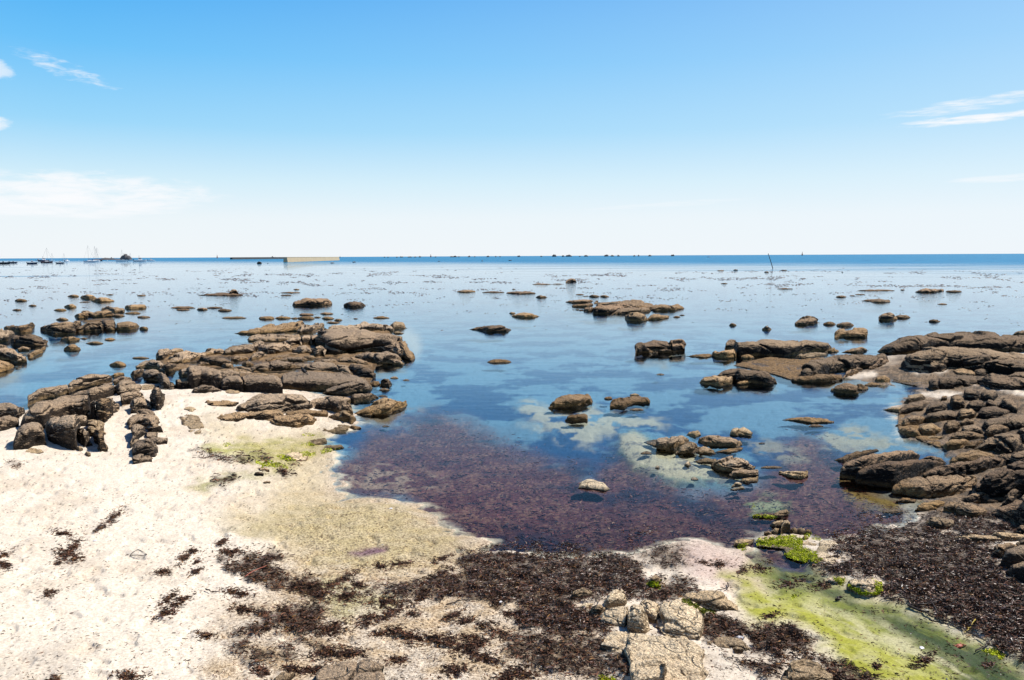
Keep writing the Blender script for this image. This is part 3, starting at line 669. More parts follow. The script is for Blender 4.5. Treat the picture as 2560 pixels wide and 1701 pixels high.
    Xf = np.concatenate([Xf, dirs[:, :1]*(rb+0.03)], 1); Yf = np.concatenate([Yf, dirs[:, 1:]*(rb+0.03)], 1); Zf = np.concatenate([Zf, zb-sk*np.ones((nx, 1))], 1)
    V = np.stack([Xf, Yf, Zf], -1)
    du = np.gradient(V, axis=0); dv = np.gradient(V, axis=1)
    n = np.cross(du, dv); n /= (np.linalg.norm(n, axis=-1, keepdims=True)+1e-9)
    s = float(np.clip(min(W*0.6, 1.2*np.percentile(H, 85)+0.35*np.percentile(dep, 70)), 0.02, 4.0))
    q = V+np.array([seed*3.7, seed*1.3, 0])
    ca, sa = math.cos(tilt), math.sin(tilt)
    q2 = np.stack([q[..., 0]*ca+q[..., 2]*sa, q[..., 1], (-q[..., 0]*sa+q[..., 2]*ca)*2.6], -1)
    wr = np.stack([perlin(q/s*1.1+5), perlin(q/s*1.1+11), perlin(q/s*1.1+23)], -1)*0.5
    disp = 0.05*fbm(q/s*1.3, 5)*rough+0.034*ridged(q2/s*1.6+wr, 4)*strata
    if crack > 0:
        F1, F2, ID, SL = worley(q2/s*np.array([0.6, 0.6, 0.6])+wr*0.3)
        e = F2-F1
        disp = disp+(0.05*(ID-0.5)*sstep(0, 0.06, e)+0.19*SL*sstep(0, 0.05, e)-0.07*np.exp(-(e/0.045)**2))*crack
        F1, F2, ID, SL = worley(q2/s*np.array([2.0, 2.0, 1.3])+wr*0.5+40)
        e = F2-F1
        disp = disp+(0.02*(ID-0.5)*sstep(0, 0.1, e)+0.05*SL*sstep(0, 0.08, e)-0.018*np.exp(-(e/0.07)**2))*crack
    disp = disp*s+0.012*fbm(q*9, 4)*min(1, s*2)
    fade = sstep(0, 0.06, u)*sstep(1, 0.94, u)
    if flat:
        c1, c2, ci, cs = worley(q*np.array([3.2, 3.2, 3.2])+wr*0.4); amp = 0.022 if zb < 0.05 else 0.03
        disp = np.clip(disp*0.35, -0.02, 0.02)+amp*(ci-0.4)*sstep(0.02, 0.25, c2-c1)-amp*0.6*np.exp(-((c2-c1)/0.1)**2)+0.25*amp*fbm(q*11, 3)
    V = V+n*(disp*fade[:, None])[..., None]*np.array([1, 1, 0.85])
    nv = V.shape[1]
    o = mesh_np(name, V.reshape(-1, 3), gridfaces(nx, nv)[:, ::-1], M[mat])
    # origin at the base
    c = Vector((float(G[nx//2, 0]), float(G[nx//2, 1]), zb)); o.data.transform(Matrix.Translation(-c)); o.location = c
    tag(o, label, cat or name.split('_')[-1].replace('slab', 'rock slab').replace('block', 'rock block').replace('ledge', 'rock ledge'), group)
    if register: ROCKS.append((o, V.reshape(-1, 3), gridfaces(nx, nv)))
    return o
def R(f, pts, mat, label, name='granite_rock', **k):
    return make_rock(fr(f, pts), name, label, mat, **k)
def E(f, x0, x1, y0, y1, mat, label, name='granite_rock', **k):
    """roundish rock from its extent, outline made uneven"""
    rg = np.random.default_rng(int(x0*7+y1*13+y0) % 99991)
    a = np.linspace(0, 2*math.pi, 14, endpoint=False)
    rad = 1+rg.uniform(-0.14, 0.10, 14)
    cx, cy = (x0+x1)/2, y1-(y1-y0)*0.32
    pts = []
    for t_, r_ in zip(a, rad):
        yy = -math.sin(t_); yy = math.copysign(abs(yy)**1.35, yy)*0.9
        pts.append((cx+math.cos(t_)*(x1-x0)/2*(1-(1-r_)*0.5), cy+(yy*(y1-y0)*(0.68 if yy < 0 else 0.32))*r_))
    k.setdefault('d', 0.5); k.setdefault('crack', 0.5); k.setdefault('p', 2.3); k['register_e'] = True
    return make_rock(fr(f, pts), name, label, mat, **k)

# ---- left beach outcrop -------------------------------------------------
S = 'C1'
R(S, [(560,900),(570,840),(640,810),(760,770),(850,765),(910,780),(922,820),(890,862),(760,890),(640,920),(560,940)], 'grey', 'long dark rock ridge at the back of the left beach outcrop, against the lagoon', 'rock_ridge', d=.35, p=2.3)
R(S, [(225,1045),(235,940),(300,900),(400,865),(480,848),(560,850),(568,935),(450,985),(330,1010)], 'grey', 'rounded dark rock at the lagoon end of the left beach outcrop', d=.35)
R(S, [(550,960),(650,905),(760,880),(870,858),(930,860),(950,920),(900,965),(740,1000),(600,990)], 'grey', 'smooth grey slab behind the big slanted block on the left beach', 'rock_slab', d=.4)
R(S, [(235,1050),(300,995),(430,985),(560,945),(420,1040),(240,1090)], 'grey', 'thin grey rock wedge on the back of the big slanted block', 'rock_wedge', d=.4)
R(S, [(900,970),(940,985),(960,1030),(940,1085),(915,1095)], 'grey', 'narrow rock against the right side of the reddish block', d=.4)
R(S, [(745,1000),(782,980),(785,1145),(745,1145)], 'grey', 'upright thin rock sliver between the slanted block and the reddish block', 'rock_sliver', d=.3, p=4)
R(S, [(785,1010),(830,970),(900,960),(922,1010),(927,1100),(870,1168),(800,1168),(783,1080)], 'warm', 'reddish brown rounded block at the right end of the left beach outcrop', 'rock_block', d=.4, p=3, strata=.6)
R(S, [(165,1185),(215,1080),(260,1035),(400,990),(540,945),(700,930),(732,935),(742,1000),(735,1090),(700,1120),(560,1125),(420,1170),(360,1215),(200,1215)], 'grey', 'big slanted grey block in the middle of the left beach outcrop', 'rock_block', d=.5, p=3.4, crack=.5)
R(S, [(720,1085),(748,1080),(750,1150),(705,1150)], 'tan', 'small square stone under the thin upright sliver', 'stone', d=.4, crack=.3)
R(S, [(725,1165),(780,1150),(850,1175),(868,1260),(800,1290),(730,1270)], 'tan', 'low tan stone half in sand below the reddish block', 'stone', d=.7)
R(S, [(365,1190),(430,1140),(560,1110),(680,1105),(715,1130),(722,1200),(640,1210),(636,1300),(630,1390),(520,1375),(410,1345),(375,1290)], 'grey', 'large rounded block with a dark hollow in its right shoulder, front of left outcrop', 'rock_block', d=.42, p=3.2, crack=.4)
R(S, [(630,1210),(700,1195),(737,1230),(757,1350),(690,1365),(638,1340)], 'grey', 'smaller grey rock leaning on the right flank of the hollowed block', d=.45, p=3)
R(S, [(740,1262),(790,1235),(850,1240),(865,1300),(880,1390),(800,1412),(795,1330),(745,1305)], 'warm', 'brown bent rock standing in sand, right front of the left outcrop', d=.5)
R(S, [(125,1300),(150,1230),(200,1180),(270,1160),(330,1165),(350,1200),(382,1350),(280,1362),(230,1390),(108,1405)], 'grey', 'rounded tombstone like boulder at the front left of the left beach outcrop', 'boulder', d=.42, p=3, crack=.3)
E(S, 155, 362, 1372, 1418, 'tan', 'flat tan stone at the foot of the tombstone like boulder', 'stone', d=.9)
E(S, 625, 680, 1355, 1402, 'tan', 'fist sized stone at the foot of the hollowed block', 'stone')
E(S, 688, 745, 1398, 1445, 'tan', 'small tan stone alone in sand in front of the left outcrop', 'stone', d=.8)
R(S, [(-160,1050),(0,1025),(70,1010),(150,1025),(205,1060),(190,1105),(160,1155),(60,1135),(-160,1135)], 'grey', 'dark rounded rock at the left picture edge beside the lagoon', d=.45)
R(S, [(-160,1150),(0,1112),(80,1105),(150,1140),(157,1192),(80,1222),(0,1242),(-160,1255)], 'grey', 'pale topped rock at the left picture edge above bare sand', d=.55)
# ---- middle rocks and the slab chain
R(S, [(910,785),(940,760),(1010,755),(1018,778),(930,808)], 'warm', 'flat topped small rock at the water, right of the long ridge', d=.72)
R(S, [(925,810),(980,785),(1060,795),(1092,832),(1000,858),(928,868)], 'grey', 'low layered rock right of the long dark ridge', d=.55)
R(S, [(940,895),(1000,850),(1080,835),(1130,870),(1147,918),(1060,930),(985,945)], 'grey', 'rounded slab leading from the ridge to the sand', 'rock_slab', d=.72)
R(S, [(985,945),(1060,920),(1150,915),(1177,960),(1120,975),(1080,1012),(990,1022)], 'grey', 'flat grey slab whose foot fades into the white sand', 'rock_slab', d=.7)
R(S, [(1070,1045),(1090,980),(1140,960),(1200,980),(1235,1010),(1242,1065),(1150,1062),(1105,1092),(1065,1090)], 'grey', 'topmost rock of the chain of slabs running down the sand', d=.65, p=3)
R(S, [(1110,1105),(1120,1060),(1180,1055),(1250,1075),(1272,1115),(1200,1130)], 'grey', 'second slab from the top of the chain on the sand', 'rock_slab', d=.72)
R(S, [(1048,1190),(1075,1130),(1120,1110),(1200,1100),(1280,1110),(1332,1235),(1240,1250),(1180,1220),(1110,1205),(1055,1235)], 'grey', 'widest slab of the chain, pointing to the lower right', 'rock_slab', d=.722, p=3)
R(S, [(1060,1330),(1080,1250),(1100,1200),(1160,1200),(1195,1240),(1150,1300),(1062,1385)], 'grey', 'steep slab on the left side of the chain below the widest slab', 'rock_slab', d=.72, p=3)
R(S, [(1195,1245),(1250,1245),(1300,1255),(1270,1300),(1200,1300)], 'grey', 'small slab wedged right of the steep slab in the chain', 'rock_slab', d=.8)
R(S, [(1080,1445),(1090,1380),(1130,1310),(1210,1290),(1280,1320),(1292,1400),(1230,1452),(1120,1450)], 'grey', 'thick rounded slab near the lower end of the chain', 'rock_slab', d=.72, p=3)
R(S, [(1210,1305),(1260,1285),(1370,1290),(1362,1332),(1290,1345)], 'grey', 'flat slab sticking out to the right of the chain', 'rock_slab', d=.8)
R(S, [(1085,1512),(1090,1450),(1140,1430),(1220,1440),(1242,1470),(1170,1492)], 'grey', 'pointed last slab at the lower end of the chain', 'rock_slab', d=.72)
R(S, [(1225,985),(1240,930),(1270,880),(1310,885),(1347,950),(1332,1035),(1290,1072),(1240,1025)], 'grey', 'twisted upright rock beside the top of the chain of slabs', d=.65, p=2.6)
R(S, [(1420,1080),(1450,1045),(1520,1030),(1580,1060),(1640,1130),(1667,1200),(1640,1247),(1560,1252),(1500,1222),(1470,1150)], 'tan', 'low half buried slab dusted with sand, right of the chain', 'rock_slab', d=.93, strata=2)
R(S, [(1105,705),(1170,670),(1260,645),(1300,665),(1342,720),(1352,765),(1280,750),(1200,730),(1110,730)], 'grey', 'layered arched rock at the left foot of the main outcrop', d=.45)
R(S, [(1065,775),(1090,735),(1170,725),(1177,775),(1140,800),(1090,822)], 'grey', 'rough dark rock at the tip of the left foot of the main outcrop', d=.45)
R(S, [(1170,785),(1185,740),(1230,730),(1280,735),(1307,785),(1307,852),(1240,850),(1185,835)], 'grey', 'rounded rock below the layered arch', d=.4, p=3)
R(S, [(1305,775),(1350,765),(1395,810),(1417,872),(1400,907),(1330,902),(1308,850)], 'grey', 'smooth rock sloping into the small wet hollow', d=.5)
R(S, [(1100,875),(1180,860),(1300,860),(1285,888),(1150,898)], 'tan', 'thin sandy ledge between twisted rock and layered arch', 'rock_ledge', d=.9)
E(S, 1500, 1600, 1035, 1065, 'tan', 'small stones cluster edge above the half buried slab', 'stone', d=.8)
# ---- rocks at the left edge in the lagoon
R(S, [(30,390),(90,370),(150,365),(270,350),(287,370),(270,400),(240,438),(160,448),(60,425)], 'warm', 'sunlit brown rock at the back of the left edge group in the lagoon', d=.4)
R(S, [(-160,430),(0,400),(60,405),(120,435),(112,475),(60,520),(-160,530)], 'grey', 'pale rounded rock cut by the left picture edge', d=.5)
R(S, [(85,495),(120,445),(200,440),(260,435),(300,450),(340,470),(387,500),(372,548),(280,562),(180,560),(100,552)], 'brown', 'dark faced boulder at the right tip of the left edge group', 'boulder', d=.4)
R(S, [(140,562),(180,538),(250,555),(242,585),(150,590)], 'brown', 'small dark rock wedged between the boulders of the left edge group', d=.4)
R(S, [(218,615),(300,570),(375,545),(350,600),(240,660)], 'warm', 'low brown rock slope running into the lagoon below the dark faced boulder', d=.6)
R(S, [(-160,590),(0,538),(60,540),(120,570),(180,600),(217,630),(222,682),(140,697),(60,680),(-160,670)], 'grey', 'large smooth boulder at the front of the left edge group', 'boulder', d=.45, p=2.8)
R(S, [(-160,690),(0,665),(60,680),(127,707),(60,750),(0,772),(-160,800)], 'warm', 'low rough rock lowest in the left edge group', d=.7)
# ---- lagoon group centre left
R(S, [(1015,232),(1040,210),(1110,203),(1180,205),(1200,222),(1180,240),(1060,246)], 'warm', 'long oval rock at the far end of the lagoon group', 'boulder', d=.4)
R(S, [(810,245),(870,222),(960,215),(1020,240),(1015,270),(930,280),(860,260)], 'brown', 'jagged rock pile left of the long oval rock', d=.45)
R(S, [(670,290),(675,255),(720,246),(770,272),(765,305),(700,312)], 'brown', 'dark notched rock at the left of the lagoon group', d=.4)
R(S, [(608,300),(640,268),(690,262),(717,290),(700,322),(640,328)], 'warm', 'rounded rock with a sunlit top left of the dark notched rock', 'boulder', d=.4)
R(S, [(735,295),(800,260),(880,252),(932,275),(925,305),(840,318),(760,315)], 'warm', 'sunlit slab in the middle of the lagoon group', 'rock_slab', d=.5)
E(S, 1015, 1152, 258, 284, 'warm', 'flat oval rock in front of the long oval rock', d=.6)
E(S, 898, 1022, 274, 308, 'brown', 'low dark rock below the jagged pile', d=.6)
R(S, [(675,340),(740,320),(860,312),(942,318),(930,335),(820,352),(700,355)], 'warm', 'low ochre ledge joining both halves of the lagoon group', 'rock_ledge', d=.9)
R(S, [(330,412),(400,370),(500,345),(560,335),(640,332),(667,360),(672,405),(620,435),(600,462),(440,468),(380,442)], 'brown', 'broad layered rock at the left end of the front lagoon row', d=.5, strata=2)
R(S, [(600,415),(680,375),(750,345),(820,340),(842,390),(840,430),(640,432)], 'brown', 'wedge shaped rock pointing left in the front lagoon row', d=.4)
R(S, [(815,345),(870,328),(940,335),(946,400),(940,422),(850,424)], 'brown', 'dark block between wedge and round boulder in the lagoon', 'rock_block', d=.4)
E(S, 850, 942, 378, 424, 'warm', 'small rounded stone in front of the dark block in the lagoon', 'stone')
R(S, [(948,412),(952,350),(1000,335),(1070,333),(1120,350),(1140,380),(1120,410),(1060,424),(960,422)], 'warm', 'smooth round boulder at the right end of the front lagoon row', 'boulder', d=.4, crack=.2, strata=.4)
R(S, [(495,490),(540,462),(610,455),(660,480),(640,500),(560,518)], 'warm', 'low ragged rock in front of the broad layered rock', d=.6)
for a in [(120,225,152,182,'warm','brown boulder alone in calm water at far left','boulder'), (232,300,198,220,'brown','small dark stone right of the lone far left boulder','stone'), (525,625,188,238,'warm','upright round boulder left of the lagoon group','boulder'),
          (438,545,231,258,'warm','low oval rock at the foot of the upright round boulder','rock'), (100,180,236,254,'brown','flat dark rock awash below the lone far left boulder','rock'), (550,648,118,145,'brown','oval brown rock behind the upright round boulder','rock'),
          (655,790,112,165,'warm','sunlit rock left half of the pair at the back of the lagoon','rock'), (742,935,138,190,'warm','flat topped boulder right half of the pair at the back of the lagoon','boulder'), (860,930,116,126,'black','black sliver of rock behind the flat topped boulder','rock'),
          (1118,1190,120,135,'brown','small dark rock alone right of the flat topped boulder','rock'), (455,562,305,338,'brown','small low rock left of the notched rock','rock'), (1122,1227,290,316,'brown','small wedge rock right of the flat oval rock','rock'),
          (1135,1212,375,418,'warm','small round stone touching the smooth round boulder on its right','stone'), (515,662,516,598,'warm','lone angular boulder between the lagoon group and the left edge','boulder'), (695,850,500,530,'tan','flat tan rock barely above the lagoon','rock'),
          (893,1034,655,722,'warm','lone boulder in the lagoon just behind the beach rocks','boulder'), (1075,1220,622,650,'tan','thin flat rock awash beside the main outcrop','rock'), (850,945,468,500,'warm','low reddish stone below the dark block in the lagoon','stone'), (660,715,468,488,'brown','tiny dark stone among the front lagoon rocks','stone'), (645,740,177,187,'black','black rock sliver awash left of the flat topped boulder','rock')]:
    E(S, a[0], a[1], a[2], a[3], a[4], a[5], 'boulder' if a[6] == 'boulder' else ('stone' if a[6] == 'stone' else 'granite_rock'), d=.45)

# ---- main outcrop -------------------------------------------------------
S = 'C2'
R(S, [(640,232),(700,215),(780,210),(850,185),(930,170),(1080,150),(1190,148),(1202,182),(1150,220),(1000,236),(800,246),(700,242)], 'warm', 'long tan ledge reaching left into the water at the back of the main outcrop', 'rock_ledge', d=.6, strata=2)
R(S, [(1145,215),(1170,170),(1280,150),(1352,155),(1352,185),(1300,210),(1220,245),(1150,245)], 'grey', 'layered rock at the back middle of the main outcrop', d=.5, strata=1.6)
R(S, [(1340,215),(1420,165),(1560,160),(1640,142),(1760,145),(1870,175),(1902,202),(1880,222),(1750,225),(1560,225),(1370,225)], 'grey', 'long smooth hump behind the big pale boulder', 'rock_ridge', d=.5)
R(S, [(1870,170),(1900,140),(1970,145),(2002,192),(1950,205),(1885,215)], 'tan', 'sunlit tan point at the far right tip of the main outcrop', d=.5)
R(S, [(1890,222),(1930,215),(1975,228),(1960,240),(1900,238)], 'tan', 'little tan rock by the white sand spot', 'stone', d=.6)
R(S, [(745,280),(800,250),(940,235),(1150,240),(1175,268),(1100,295),(980,308),(880,308),(760,298)], 'grey', 'low dark layers left of the squared blocks', 'rock_ledge', d=.7, strata=2)
R(S, [(560,370),(640,330),(730,300),(850,292),(887,322),(832,355),(800,410),(680,415),(575,415)], 'grey', 'sloping rock on the left back shoulder of the main outcrop', d=.5)
R(S, [(1020,310),(1090,275),(1160,250),(1177,335),(1080,345)], 'grey', 'slab with a square right edge beside the two cubes', 'rock_slab', d=.5, p=3)
R(S, [(1160,270),(1190,240),(1242,245),(1252,325),(1180,340)], 'grey', 'left one of two cube like blocks beside the big pale boulder', 'rock_block', d=.35, p=3.5, crack=.2)
R(S, [(1240,245),(1302,240),(1304,290),(1290,325),(1252,335)], 'grey', 'right one of two cube like blocks beside the big pale boulder', 'rock_block', d=.35, p=3.5, crack=.2)
R(S, [(1920,250),(1975,300),(2010,370),(2062,420),(2042,462),(1970,455),(1940,380)], 'warm', 'ochre shoulder at the waterline right of the big pale boulder', 'rock_ledge', d=.6)
R(S, [(1290,260),(1340,215),(1480,195),(1580,183),(1680,190),(1760,215),(1870,220),(1930,240),(1962,300),(1987,330),(1992,400),(1960,455),(1860,430),(1750,410),(1600,420),(1480,430),(1440,432),(1355,420),(1340,330),(1300,300)], 'grey', 'huge pale topped boulder on the right of the main outcrop', 'boulder', d=.55, p=2.7, crack=.8)
R(S, [(1475,430),(1490,405),(1600,395),(1720,370),(1850,375),(1920,410),(1982,470),(1960,492),(1770,492),(1700,470),(1560,440)], 'grey', 'dark sloping slab in front of the huge pale boulder', 'rock_slab', d=.5)
R(S, [(1462,452),(1480,420),(1560,418),(1680,440),(1742,492),(1640,490),(1540,475),(1465,468)], 'brown', 'rough dark rock under the sloping slab', d=.5)
R(S, [(815,375),(850,320),(940,300),(1050,300),(1082,340),(1102,382),(960,418),(900,420),(820,392)], 'grey', 'rounded humped block left of the two cubes', 'rock_block', d=.5, p=3)
R(S, [(1085,350),(1200,322),(1242,345),(1272,402),(1170,415),(1100,390)], 'grey', 'split block under the two cubes', 'rock_block', d=.45, p=3)
R(S, [(1250,355),(1320,305),(1347,320),(1357,422),(1290,435),(1260,405)], 'grey', 'steep narrow block left of the huge pale boulder', 'rock_block', d=.35, p=3.2)
R(S, [(1260,450),(1330,430),(1430,430),(1460,460),(1350,470)], 'grey', 'low grey shelf in the gap below the huge pale boulder', 'rock_ledge', d=.7)
R(S, [(880,440),(1000,400),(1140,385),(1152,408),(1040,435),(900,460)], 'grey', 'long thin rock under the humped block', 'rock_ledge', d=.6)
R(S, [(765,428),(800,385),(860,370),(902,412),(860,445),(780,460)], 'grey', 'knobbly rock left below the humped block', d=.5)
R(S, [(620,435),(650,405),(740,405),(767,442),(700,460),(630,455)], 'brown', 'round brown rock in the middle left of the main outcrop', 'boulder', d=.5)
R(S, [(960,440),(1060,410),(1180,410),(1227,442),(1180,465),(1000,462)], 'grey', 'dark lens shaped rock in the middle of the main outcrop', d=.5)
E(S, 700, 800, 440, 505, 'brown', 'small dark rock in the cleft right of the round brown rock', d=.5)
E(S, 1180, 1290, 400, 440, 'grey', 'small stone between the split block and the lens shaped rock', 'stone', d=.5)
E(S, 540, 640, 455, 510, 'brown', 'brown stone left of the cleft in the main outcrop', 'stone', d=.5)
# left wing
R(S, [(30,440),(38,420),(42,365),(70,348),(180,348),(242,370),(160,410),(100,460),(50,455)], 'grey', 'square cornered block at the far left end of the main outcrop', 'rock_block', d=.5, p=3.4)
R(S, [(110,450),(180,400),(260,370),(380,370),(500,350),(562,360),(567,402),(450,415),(340,450),(240,490),(120,472)], 'grey', 'long grey slope behind the broken dark rocks of the left wing', 'rock_ledge', d=.7)
R(S, [(460,395),(480,358),(530,345),(566,362),(566,400),(500,412)], 'grey', 'small rounded block at the skyline of the left wing', 'rock_block', d=.4)
R(S, [(340,450),(400,405),(470,415),(560,430),(642,465),(600,490),(540,502),(470,498),(400,480)], 'brown', 'broken dark rock in the middle of the left wing', d=.45, crack=1.4)
R(S, [(345,490),(380,455),(440,460),(472,492),(350,502)], 'brown', 'low rounded rock in front of the broken dark rock', d=.5)
R(S, [(80,505),(100,465),(200,470),(217,492),(150,548),(100,552)], 'grey', 'pale based rock beside the small wet hollow', d=.6)
R(S, [(205,545),(230,500),(287,490),(287,590),(230,590)], 'grey', 'rounded rock at the left end of the long front block', d=.4)
R(S, [(172,655),(190,590),(285,585),(294,668),(200,670)], 'brown', 'dark cube shaped rock at the lower left corner of the long front block', 'rock_block', d=.35, p=3)
R(S, [(590,500),(700,480),(800,510),(800,545),(700,530)], 'grey', 'low grey rock behind the long front block', d=.6)
R(S, [(780,510),(830,465),(920,450),(935,530),(880,545),(790,535)], 'grey', 'rounded rock left of the joint behind the long front block', d=.5, p=3)
R(S, [(923,470),(980,445),(1080,455),(1162,480),(1150,510),(1030,535),(928,535)], 'grey', 'rounded rock right of the joint behind the long front block', d=.5, p=3)
R(S, [(430,525),(560,510),(700,515),(800,540),(950,550),(900,575),(700,560),(500,545)], 'grey', 'low ledge along the top of the long front block', 'rock_ledge', d=.8)
R(S, [(278,605),(285,510),(310,485),(400,490),(520,510),(640,540),(692,565),(640,600),(560,640),(550,682),(480,670),(390,660),(330,672),(290,665)], 'grey', 'left section of the long front block of the main outcrop', 'rock_block', d=.42, p=3.6, crack=.4)
R(S, [(545,684),(553,600),(600,568),(692,562),(718,620),(718,690),(640,684)], 'grey', 'middle section of the long front block', 'rock_block', d=.38, p=3.6, crack=.3)
R(S, [(695,580),(760,560),(900,562),(975,555),(1007,590),(1027,640),(1027,702),(860,696),(715,690),(705,620)], 'grey', 'right section of the long front block', 'rock_block', d=.4, p=3.6, crack=.3)
R(S, [(308,695),(330,655),(390,630),(472,645),(545,682),(460,695),(380,702),(320,707)], 'grey', 'low wedge at the sand in front of the left section of the long block', 'rock_wedge', d=.5)
E(S, 570, 690, 668, 708, 'tan', 'flat reddish stone at the sand under the long front block', 'stone', d=.8)
R(S, [(1100,510),(1150,470),(1260,458),(1420,465),(1520,490),(1590,550),(1560,575),(1440,550),(1260,540)], 'grey', 'smooth hump behind the overhanging block', 'rock_slab', d=.6)
R(S, [(1530,500),(1560,475),(1640,470),(1700,500),(1755,565),(1740,600),(1650,590),(1580,560)], 'brown', 'rough dark rock above the waterline right of the smooth hump', d=.5)
R(S, [(1000,600),(1030,540),(1080,520),(1260,510),(1460,525),(1580,545),(1680,590),(1727,645),(1700,680),(1520,690),(1380,708),(1240,712),(1120,708),(1025,704),(1012,640)], 'grey', 'large overhanging block with pale top and black shadowed face, under a bird', 'rock_block', d=.6, p=4.2, crack=.35)
R(S, [(1335,700),(1430,660),(1520,620),(1580,600),(1650,600),(1712,640),(1734,662),(1690,700),(1560,712),(1520,725),(1400,718)], 'grey', 'smooth whaleback rock right of the overhanging block', d=.5)
R(S, [(1540,735),(1600,690),(1700,680),(1762,700),(1777,742),(1700,785),(1580,806),(1550,770)], 'grey', 'dark rounded rock below the whaleback at the waterline', d=.45)
R(S, [(1220,760),(1380,720),(1550,730),(1560,765),(1400,790),(1300,810),(1235,840)], 'grey', 'low slab between the double layered block and the notched rock', 'rock_slab', d=.6)
R(S, [(715,785),(800,730),(850,700),(1000,700),(1180,715),(1222,755),(1100,775),(860,780)], 'grey', 'upper layer of the double layered block in front of the white sand gap', 'rock_slab', d=.6)
R(S, [(640,830),(700,790),(760,765),(860,748),(1040,742),(1200,748),(1235,770),(1238,832),(1120,836),(980,856),(860,866),(700,858)], 'grey', 'lower layer of the double layered block in front of the white sand gap', 'rock_slab', d=.45, strata=2)
R(S, [(1248,835),(1300,780),(1360,740),(1430,740),(1510,760),(1562,800),(1578,852),(1500,864),(1400,845),(1300,842)], 'grey', 'notched rock with a hole in its right side', d=.45, crack=1.3)
R(S, [(1560,860),(1640,820),(1740,780),(1800,745),(1870,735),(1960,750),(2004,790),(1970,822),(1890,862),(1850,892),(1700,894),(1600,878)], 'warm', 'low brown rock point jutting right into the pool', 'rock_slab', d=.65)
R(S, [(488,914),(560,880),(680,860),(780,850),(960,830),(1010,845),(1047,887),(900,905),(740,900),(680,925),(560,934)], 'warm', 'thin layered rock tapering left onto sand below the double layered block', 'rock_ledge', d=.65, strata=2)
R(S, [(1045,890),(1060,850),(1200,830),(1300,835),(1382,850),(1372,880),(1200,880)], 'warm', 'flat rock behind the striped rock on the lower sand', 'rock_slab', d=.7)
R(S, [(868,918),(960,895),(1080,885),(1200,865),(1292,900),(1262,932),(1120,962),(980,958)], 'warm', 'striped rock lying on the sand at the front of the main outcrop', 'rock_slab', d=.6, strata=2.5)
R(S, [(1368,888),(1440,845),(1500,830),(1547,860),(1602,902),(1560,934),(1450,928),(1380,905)], 'warm', 'small peaked rock between striped rock and the pool', d=.55)
R(S, [(1513,970),(1560,950),(1630,955),(1642,978),(1580,994)], 'brown', 'small wet rock at the pool edge below the peaked rock', 'stone', d=.5)
R(S, [(1240,985),(1330,955),(1500,940),(1560,960),(1520,990),(1350,1000)], 'tan', 'flat wet shelf between striped rock and the pool', 'rock_ledge', d=.93)
R(S, [(408,790),(440,760),(560,760),(680,768),(640,797),(480,808)], 'warm', 'low rock strip on the white sand left of the double layered block', 'rock_ledge', d=.75)
R(S, [(1783,655),(1795,590),(1850,585),(1882,630),(1862,668),(1800,658)], 'brown', 'cube like rock standing in water right of the main outcrop', 'rock_block', d=.4)
E(S, 1868, 1932, 567, 592, 'tan', 'pale stone awash behind the cube like rock', 'stone', d=.7)
E(S, 1778, 1862, 655, 688, 'tan', 'tan stone at the foot of the cube like rock', 'stone', d=.6)
E(S, 1705, 1792, 590, 655, 'warm', 'ochre rock joining the main outcrop to the cube like rock', d=.6)
E(S, 1965, 2020, 588, 606, 'tan', 'tiny reddish stone in the glittering water right of the main outcrop', 'stone', d=.8)
E(S, 1770, 1850, 712, 734, 'tan', 'flat stone awash between whaleback and the brown point', 'stone', d=.8)
E(S, 1800, 1862, 950, 966, 'tan', 'small flat stone under the surface off the brown point', 'stone', d=.9)
# underlying ledges fill the gaps
R(S, [(20,470),(100,400),(560,380),(640,320),(900,270),(1200,200),(1500,190),(1850,200),(1930,300),(1960,440),(1740,500),(1740,560),(1700,640),(1400,640),(1000,620),(700,600),(300,600),(200,540)], 'brown', 'low bedrock showing in the gaps of the main outcrop', 'bedrock_ledge', d=.96, strata=2, cat='bedrock', zb=-0.012)
for a in [(835,960,90,130,'warm','leftmost tan boulder of the row behind the main outcrop','boulder'), (960,1095,92,125,'warm','second tan rock of the row behind the main outcrop','granite_rock'), (1140,1280,92,130,'warm','broad tan rock in the middle of the row behind the main outcrop','granite_rock'),
          (1150,1270,69,97,'black','black slanting rock just behind the broad tan rock','granite_rock'), (1315,1420,62,88,'black','dark low rock right of the black slanting rock','granite_rock'), (1333,1432,95,128,'warm','tan rock with dark foot at the right of the row','granite_rock'),
          (1425,1492,115,138,'warm','small tan stone at the right end of the row','stone'), (545,740,95,120,'tan','flat tan rock alone left of the row behind the main outcrop','granite_rock'), (1728,1865,96,119,'warm','flat rock awash behind the far right tip of the main outcrop','granite_rock'),
          (1578,1615,110,122,'black','tiny dark stone left of the flat rock awash','stone'), (350,438,25,56,'black','middle dark rock of the string left of the tan row','granite_rock'), (430,552,20,40,'black','thin dark sliver in the string left of the tan row','granite_rock'),
          (512,632,34,64,'brown','rightmost dark oval of the string left of the tan row','granite_rock'), (145,347,14,42,'black','flat long dark sliver at the left of the string','granite_rock'), (188,300,34,56,'black','dark rock under the long sliver at the left of the string','granite_rock'), (1270,1325,97,113,'brown','reddish stone beside the broad tan rock','stone'), (1365,1480,136,156,'black','dark rubble low in water under the right end of the row','granite_rock'), (1090,1150,104,122,'warm','small tan rock linking the second and the broad tan rock','granite_rock')]:
    E(S, a[0], a[1], a[2], a[3], a[4], a[5], a[6], d=.5)
